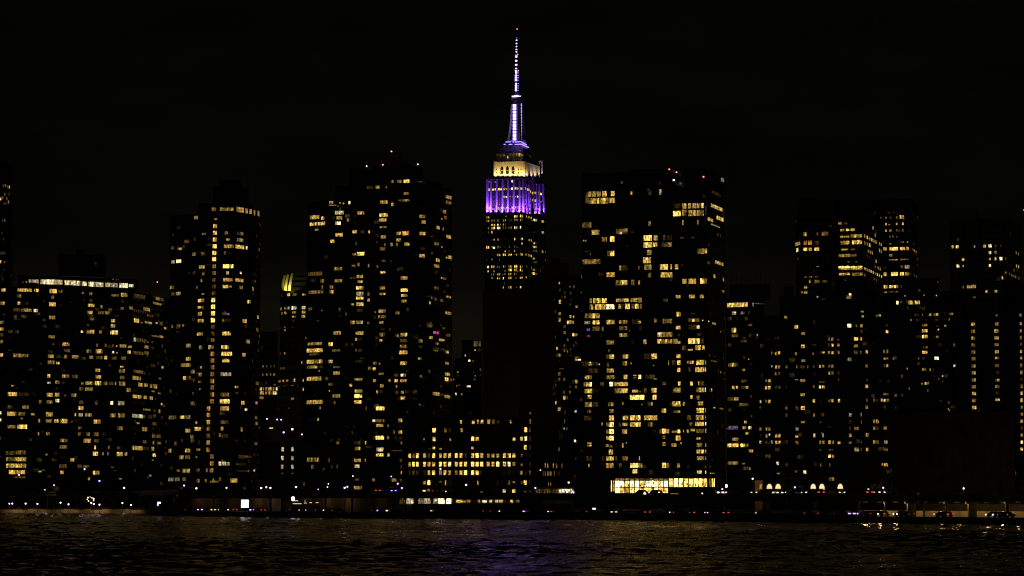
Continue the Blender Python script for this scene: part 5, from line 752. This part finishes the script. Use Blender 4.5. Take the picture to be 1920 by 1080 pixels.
# lights under the deck: fixtures hung from it
def under(px, dy, z, power, col, lb):
    D = deck(px)[0] + dy; p = XY(px, HOR, D); zb = deck(px)[1]; r = thing('underdeck_light', lb, 'light fixture', 'light fixtures hanging under the viaduct', (p.x, p.y, zb))
    mb = MB(); mb.box(-.5, .5, -.15, .15, -.3, 0); mb.build('housing', M['dark'], r); point('bulb_light', (p.x, p.y, zb - .6), power, col, r, .2)
i = 0
for px, pw_, col in ((322, 12, (1, .6, .35)), (360, 90, (1, .55, .3)), (385, 50, (1, .55, .3)), (425, 40, (1, .7, .3)), (470, 120, (1, .7, .45)), (500, 70, (1, .6, .3)), (560, 60, (1, .62, .3)), (600, 90, (1, .62, .25)), (640, 110, (1, .65, .25)), (700, 25, (1, .7, .4))):
    under(px, 15, 0, pw_*UD, col, 'lamp fixture under the left half of the viaduct, %s from the left' % ORD[i]); i += 1
i = 0
for px in (1622, 1650, 1680, 1705, 1735, 1765, 1795, 1820, 1850, 1880, 1910):
    under(px, 5.5, 0, (34 if px < 1700 else 26)*UR, (1, .58, .14), 'lamp fixture over the amber barrier at the right, %s from the left' % ORD[i]); i += 1
# a little lit block and girder in the left park, seen between the trees
kb = thing('park_hut', 'small amber lit hut with a green girder in front of it in the left park', 'hut')
a = P(100, 919.5, 1193); mb = MB(); mb.box(a.x, a.x + 2.0, a.y, a.y + 2, a.z, P(100, 912, 1193).z); mb.build('wall', M['wallc'], kb)
for xx in (a.x - 2.4, a.x + .3, a.x + 1.7): mb = MB(); mb.box(xx - .1, xx + .1, a.y + .6, a.y + .8, G, a.z); mb.build('leg', M['dark'], kb)
for y_ in (923, 928): p0, p1 = P(86, y_, 1191), P(105, y_, 1191); mb = MB(); mb.box(p0.x, p1.x, p0.y, p0.y + .4, p0.z - .25, p0.z + .25); mb.build('girder', M['green'], kb)
lh = thing('lit_house', 'low house with one amber lit side left of the arched windows', 'house')
a = P(1415.5, 917, 1000); b = P(1430, 917, 1000); mb = MB(); mb.box(a.x, b.x, a.y, a.y + 6, G, P(1415, 900.5, 1000).z); mb.build('wall', M['wallc'], lh)
o = obj('window', panes(1), lh); q = P(1426.5, 912.5, 1000); o.location = (q.x, a.y - .02, q.z); o.scale = (.9, 1, 1.5); o.color = (*TINT['o'], .35)
point('wall_wash_light', P(1424, 903, 993), 260, (1, .55, .22), lh)

# ------------------------------------------------------------------ cars
def car_meshes(paint):
    L_, Wd, H = 4.6, 1.8, 1.42; prof = [(-2.3, .35), (-2.3, .8), (-1.75, .92), (-1.2, 1.38), (.35, 1.42), (1.1, .98), (2.05, .84), (2.3, .62), (2.3, .35)]
    b = MB(); n = len(prof)
    for yy, ins in ((-Wd/2, 0), (Wd/2, 0)):
        b.v += [(x, yy*(.82 if z > 1.2 else 1), z) for x, z in prof]
    b.f = [tuple(range(n)), tuple(range(2*n - 1, n - 1, -1))] + [(i, n + i, n + (i+1) % n, (i+1) % n) for i in range(n)]
    w = MB(); w.quad8([(-1.5, -.93, .92), (.95, -.93, .92), (.95, .93, .92), (-1.5, .93, .92), (-1.1, -.78, 1.33), (.3, -.78, 1.33), (.3, .78, 1.33), (-1.1, .78, 1.33)])
    wh = MB(); wh.cone((0, -.12, 0), (0, .12, 0), .33, .33, 12)
    hl = MB(); hl.box(-.1, .14, -.22, .22, -.12, .12); tl = MB(); tl.box(-.12, .1, -.22, .22, -.11, .11)
    return b.mesh('body', paint), w, wh, hl, tl
base = [car_meshes(c) for c in CARPAINT]; glass = base[0][1].mesh('windows', M['pane']); whl = base[0][2].mesh('wheel', M['rubber'])
HL = {k: base[0][3].mesh('headlight', m) for k, m in (('on', GL['head']), ('off', GL['off']), ('cool', GL['blue']), ('warm', GL['warm']), ('dim', GL['strip']))}; TL = {k: base[0][4].mesh('taillight', m) for k, m in (('on', GL['tail']), ('off', GL['off']))}
CN = ['black', 'silver', 'white', 'blue', 'yellow']
def car(px, py, kind, label, group, road, ci=None, big=1.0):
    """px, py: where its lit lamp is seen; kind w = headlight, r = tail light; road gives depth and height"""
    D, z = road(px); p = XY(px, HOR, D); ang = math.atan2(-(deck(px + 60)[0] - deck(px - 60)[0]), -120*D/F)  # along the deck line
    dx = XY(px + 60, HOR, deck(px + 60)[0]) - XY(px - 60, HOR, deck(px - 60)[0]); a0 = math.atan2(dx.y, dx.x)
    right = rng.random() < .5; ang = a0 + (0 if right else math.pi)
    ci = rng.choice((0, 0, 1, 3, 2)) if ci is None else ci
    c = Vector((p.x, p.y, z)); fwd = Vector((math.cos(ang), math.sin(ang), 0)); c = c - fwd*(2.3 if kind in 'w' else -2.3)
    r = thing('car', label % CN[ci], 'car', group, c); r.rotation_euler = (0, 0, ang)
    obj('body', base[ci][0], r); obj('windows', glass, r)
    for sx in (-1.45, 1.4):
        for sy in (-.82, .82): o = obj('wheel', whl, r); o.location = (sx, sy, .33)
    hk = rng.choice(('on', 'on', 'cool', 'warm', 'dim'))
    for sy in (-.7, .7):
        o = obj('headlight', HL[hk if kind == 'w' else 'off'], r); o.location = (2.28, sy*1.08, .68); o.scale = (big,)*3
        o = obj('taillight', TL['on' if kind == 'r' else 'off'], r); o.location = (-2.28, sy*1.08, .72); o.scale = (big,)*3
low_road = lambda x: (deck(x)[0] + (-5 if x < 760 or x > 1600 else -7), G)
low = [(352, 'r'), (375, 'w'), (400, 'w'), (414, 'w'), (432, 'w'), (441, 'r'), (473, 'w'), (493.5, 'r'), (548, 'r'), (565.5, 'w'), (578, 'w'), (596, 'r'), (611, 'w'), (627.5, 'r'), (702.5, 'r'), (712, 'w'), (729, 'w'), (734.5, 'r'), (812.5, 'w'), (911, 'r'), (924, 'r'), (941.5, 'w'), (986, 'w'), (1033, 'w'), (1038, 'r'),
 (1105, 'r'), (1151, 'w'), (1214, 'r'), (1261, 'w'), (1268, 'r'), (1298, 'r'), (1306, 'r'), (1327, 'w'), (1332, 'w'), (1361, 'r'), (1423, 'w'), (1513.5, 'r'), (1539.5, 'r'), (1597, 'w'), (1613.5, 'w'), (1638, 'r'), (1652, 'w'), (1663, 'r'), (1681, 'w'), (1687.5, 'w'), (1757.5, 'w'), (1782, 'r'), (1854.5, 'w'), (1867.5, 'w'), (1876, 'r'), (1895, 'r')]
for i, (x, k_) in enumerate(low):
    sec = ('left of the glowing hall', x < 750) if x < 750 else ('between glowing hall and lobby', 1) if x < 1140 else ('below lobby and arched windows', 1) if x < 1600 else ('by the amber barrier', 1)
    idx = [q for q, _ in low if (q < 750) == (x < 750) and (750 <= q < 1140) == (750 <= x < 1140) and (q >= 1600) == (x >= 1600)].index(x)
    car(x, 0, k_, '%s car on the road ' + sec[0] + ', ' + ORD[idx] + ' from left, ' + ('headlights lit' if k_ == 'w' else 'tail lights lit'), 'cars on the riverside road', low_road, big=1.25 if k_ == 'w' else 1.0)
up_road = lambda x: (deck(x)[0] + 4.5, deck(x)[1] + 1.02)
up = [(1345, 'w'), (1351, 'w'), (1367, 'w'), (1380, 'r'), (1407.5, 'w'), (1413.5, 'w'), (1424.5, 'w'), (1445, 'w'), (1462.5, 'w'), (1478.5, 'w'), (1494, 'w'), (1507, 'w'), (1512.5, 'w'), (1527, 'w'), (1540, 'r'), (1579, 'w'), (1611.5, 'w'), (1631, 'r'), (1645, 'w'), (1654, 'w'), (738, 'w'), (708.5, 'r'), (1213, 'w'), (1240, 'w')]
up.sort()
for i, (x, k_) in enumerate(up):
    D, zb = up_road(x); D += rng.choice((0, 4, 8))
    car(x, 0, k_, '%s car up on the viaduct, ' + ORD[i] + ' there from left, ' + ('headlights lit' if k_ == 'w' else 'tail lights lit'), 'cars up on the viaduct', (lambda xx, D=D, zb=zb: (D, zb + .65)), big=rng.uniform(.7, 1.3))

# ------------------------------------------------------------------ trees of the left park and beside the road
def tree_meshes(seed, h, leaves):
    rr = random.Random(seed); t = MB(); t.cone((0, 0, 0), (0, 0, h*.45), .28, .18, 7, False); tips = []
    for i in range(13):
        a = rr.random()*6.28; z0 = h*rr.uniform(.3, .5); l = h*rr.uniform(.3, .5); el = rr.uniform(.35, 1.2)
        m_ = Vector((math.cos(a)*math.cos(el)*l*.55, math.sin(a)*math.cos(el)*l*.55, z0 + math.sin(el)*l*.6)); t.cone((0, 0, z0), m_, .12, .07, 5, False)
        for j in range(3):
            e_ = m_ + Vector((rr.uniform(-1, 1), rr.uniform(-1, 1), rr.uniform(.1, 1))).normalized()*l*.5; t.cone(m_, e_, .06, .02, 4, False); tips.append(e_)
            for q in range(3): f_ = e_ + Vector((rr.uniform(-1, 1), rr.uniform(-1, 1), rr.uniform(-.2, 1)))*l*.22; t.cone(e_, f_, .025, .012, 3, False); tips.append(f_)
    c = MB()
    for _ in range(leaves):
        p = rr.choice(tips) + Vector((rr.gauss(0, .38), rr.gauss(0, .38), rr.gauss(0, .3))); a = Vector((rr.uniform(-1, 1), rr.uniform(-1, 1), rr.uniform(-1, 1))).normalized()*.16; b_ = a.orthogonal().normalized()*.11
        k = len(c.v); c.v += [tuple(p - a), tuple(p + b_), tuple(p + a), tuple(p - b_)]; c.f.append((k, k+1, k+2, k+3))
    return t.mesh('trunk', M['bark']), c.mesh('crown', M['leaf'])
TM = [tree_meshes(s, 7.5, 1500) for s in (1, 2, 3)] + [tree_meshes(5, 7.5, 220)]
def tree(px, D, h, v, label, group):
    p = XY(px, HOR, D); r = thing('tree', label, 'tree', group, (p.x, p.y, G)); s = h/7.5; r.scale = (s*rng.uniform(.9, 1.2), s, s); r.rotation_euler = (0, 0, rng.random()*6)
    obj('trunk', TM[v][0], r); obj('crown', TM[v][1], r)
for i, x in enumerate((6, 28, 52, 78, 96, 122, 143, 165, 190, 214, 238, 262, 283, 312)):
    tree(x, 1208 - x*.14 + rng.uniform(8, 20), rng.uniform(8, 11.5), i % 3, 'dark leafy park tree behind the left promenade, %s from the left' % ORD[i], 'trees of the left park')
tree(1646, 806, 10.5, 3, 'nearly bare tree caught in lamplight above the right part of the viaduct', 'trees by the right end of the viaduct')
tree(1672, 812, 9.5, 3, 'dim nearly bare tree just right of the lamplit one', 'trees by the right end of the viaduct')
tree(1896, 780, 8, 3, 'dim bare tree at the right edge above the viaduct', 'trees by the right end of the viaduct')
point('tree_lamp', P(1634, 916, 800), 150, (1, .75, .3))

point('wall_wash_light', P(98, 916, 1186), 60, (1, .75, .2), kb)  # extra point light, put in to brighten the hut wall
# small lit odds and ends of the waterfront: a lamplit sculpture in the park and shop lamps on a string
sc = thing('park_sculpture', 'little ring of amber and white bulbs among the left park trees', 'sculpture')
for x, y, m_, r_ in ((165, 933, 'warm', .28), (163.5, 936.5, 'warm', .22), (166, 939.5, 'warm', .22), (172.3, 933.5, 'white', .2), (175.5, 935, 'head', .34), (175.5, 938.5, 'head', .24), (169, 931.5, 'strip', .2)):
    p = P(x, y, 1186); mb = MB(); mb.ball((0, 0, 0), r_, 1, 7, 4); o = mb.build('bulb', GL[m_], sc); o.location = p
p0 = P(170, 936, 1186); mb = MB(); mb.cone((p0.x, p0.y + .3, G), (p0.x, p0.y + .3, p0.z + .6), .14, .08, 6)
for i in range(10):
    a0, a1 = 6.283*i/10, 6.283*(i + 1)/10; mb.cone((p0.x + 1.3*math.cos(a0), p0.y + .3, p0.z + 1*math.sin(a0)), (p0.x + 1.3*math.cos(a1), p0.y + .3, p0.z + 1*math.sin(a1)), .06, .06, 5, False)
mb.build('frame', M['dark'], sc)
# promenade railing
rl = thing('railing', 'thin dark railing along the top of the amber promenade wall at the left', 'railing')
A_, B_ = XY(-180, HOR, PW[0][1] + .1), XY(286, HOR, shoreD(286)); Lr = (B_ - A_).length; tr = (B_ - A_).normalized(); nr = Vector((tr.y, -tr.x, 0)); mb = MB(); pb = MB()
for zz in (2.2, 2.75): mb.slab(A_, B_, nr, .02, .04, zz, zz + .06)
for i in range(int(Lr/2)):
    c = A_ + tr*(i*2 + .5); pb.slab(c, c + tr*.07, nr, .03, .03, 1.6, 2.8)
mb.build('rail', M['dark'], rl); pb.build('posts', M['dark'], rl, kind='stuff')
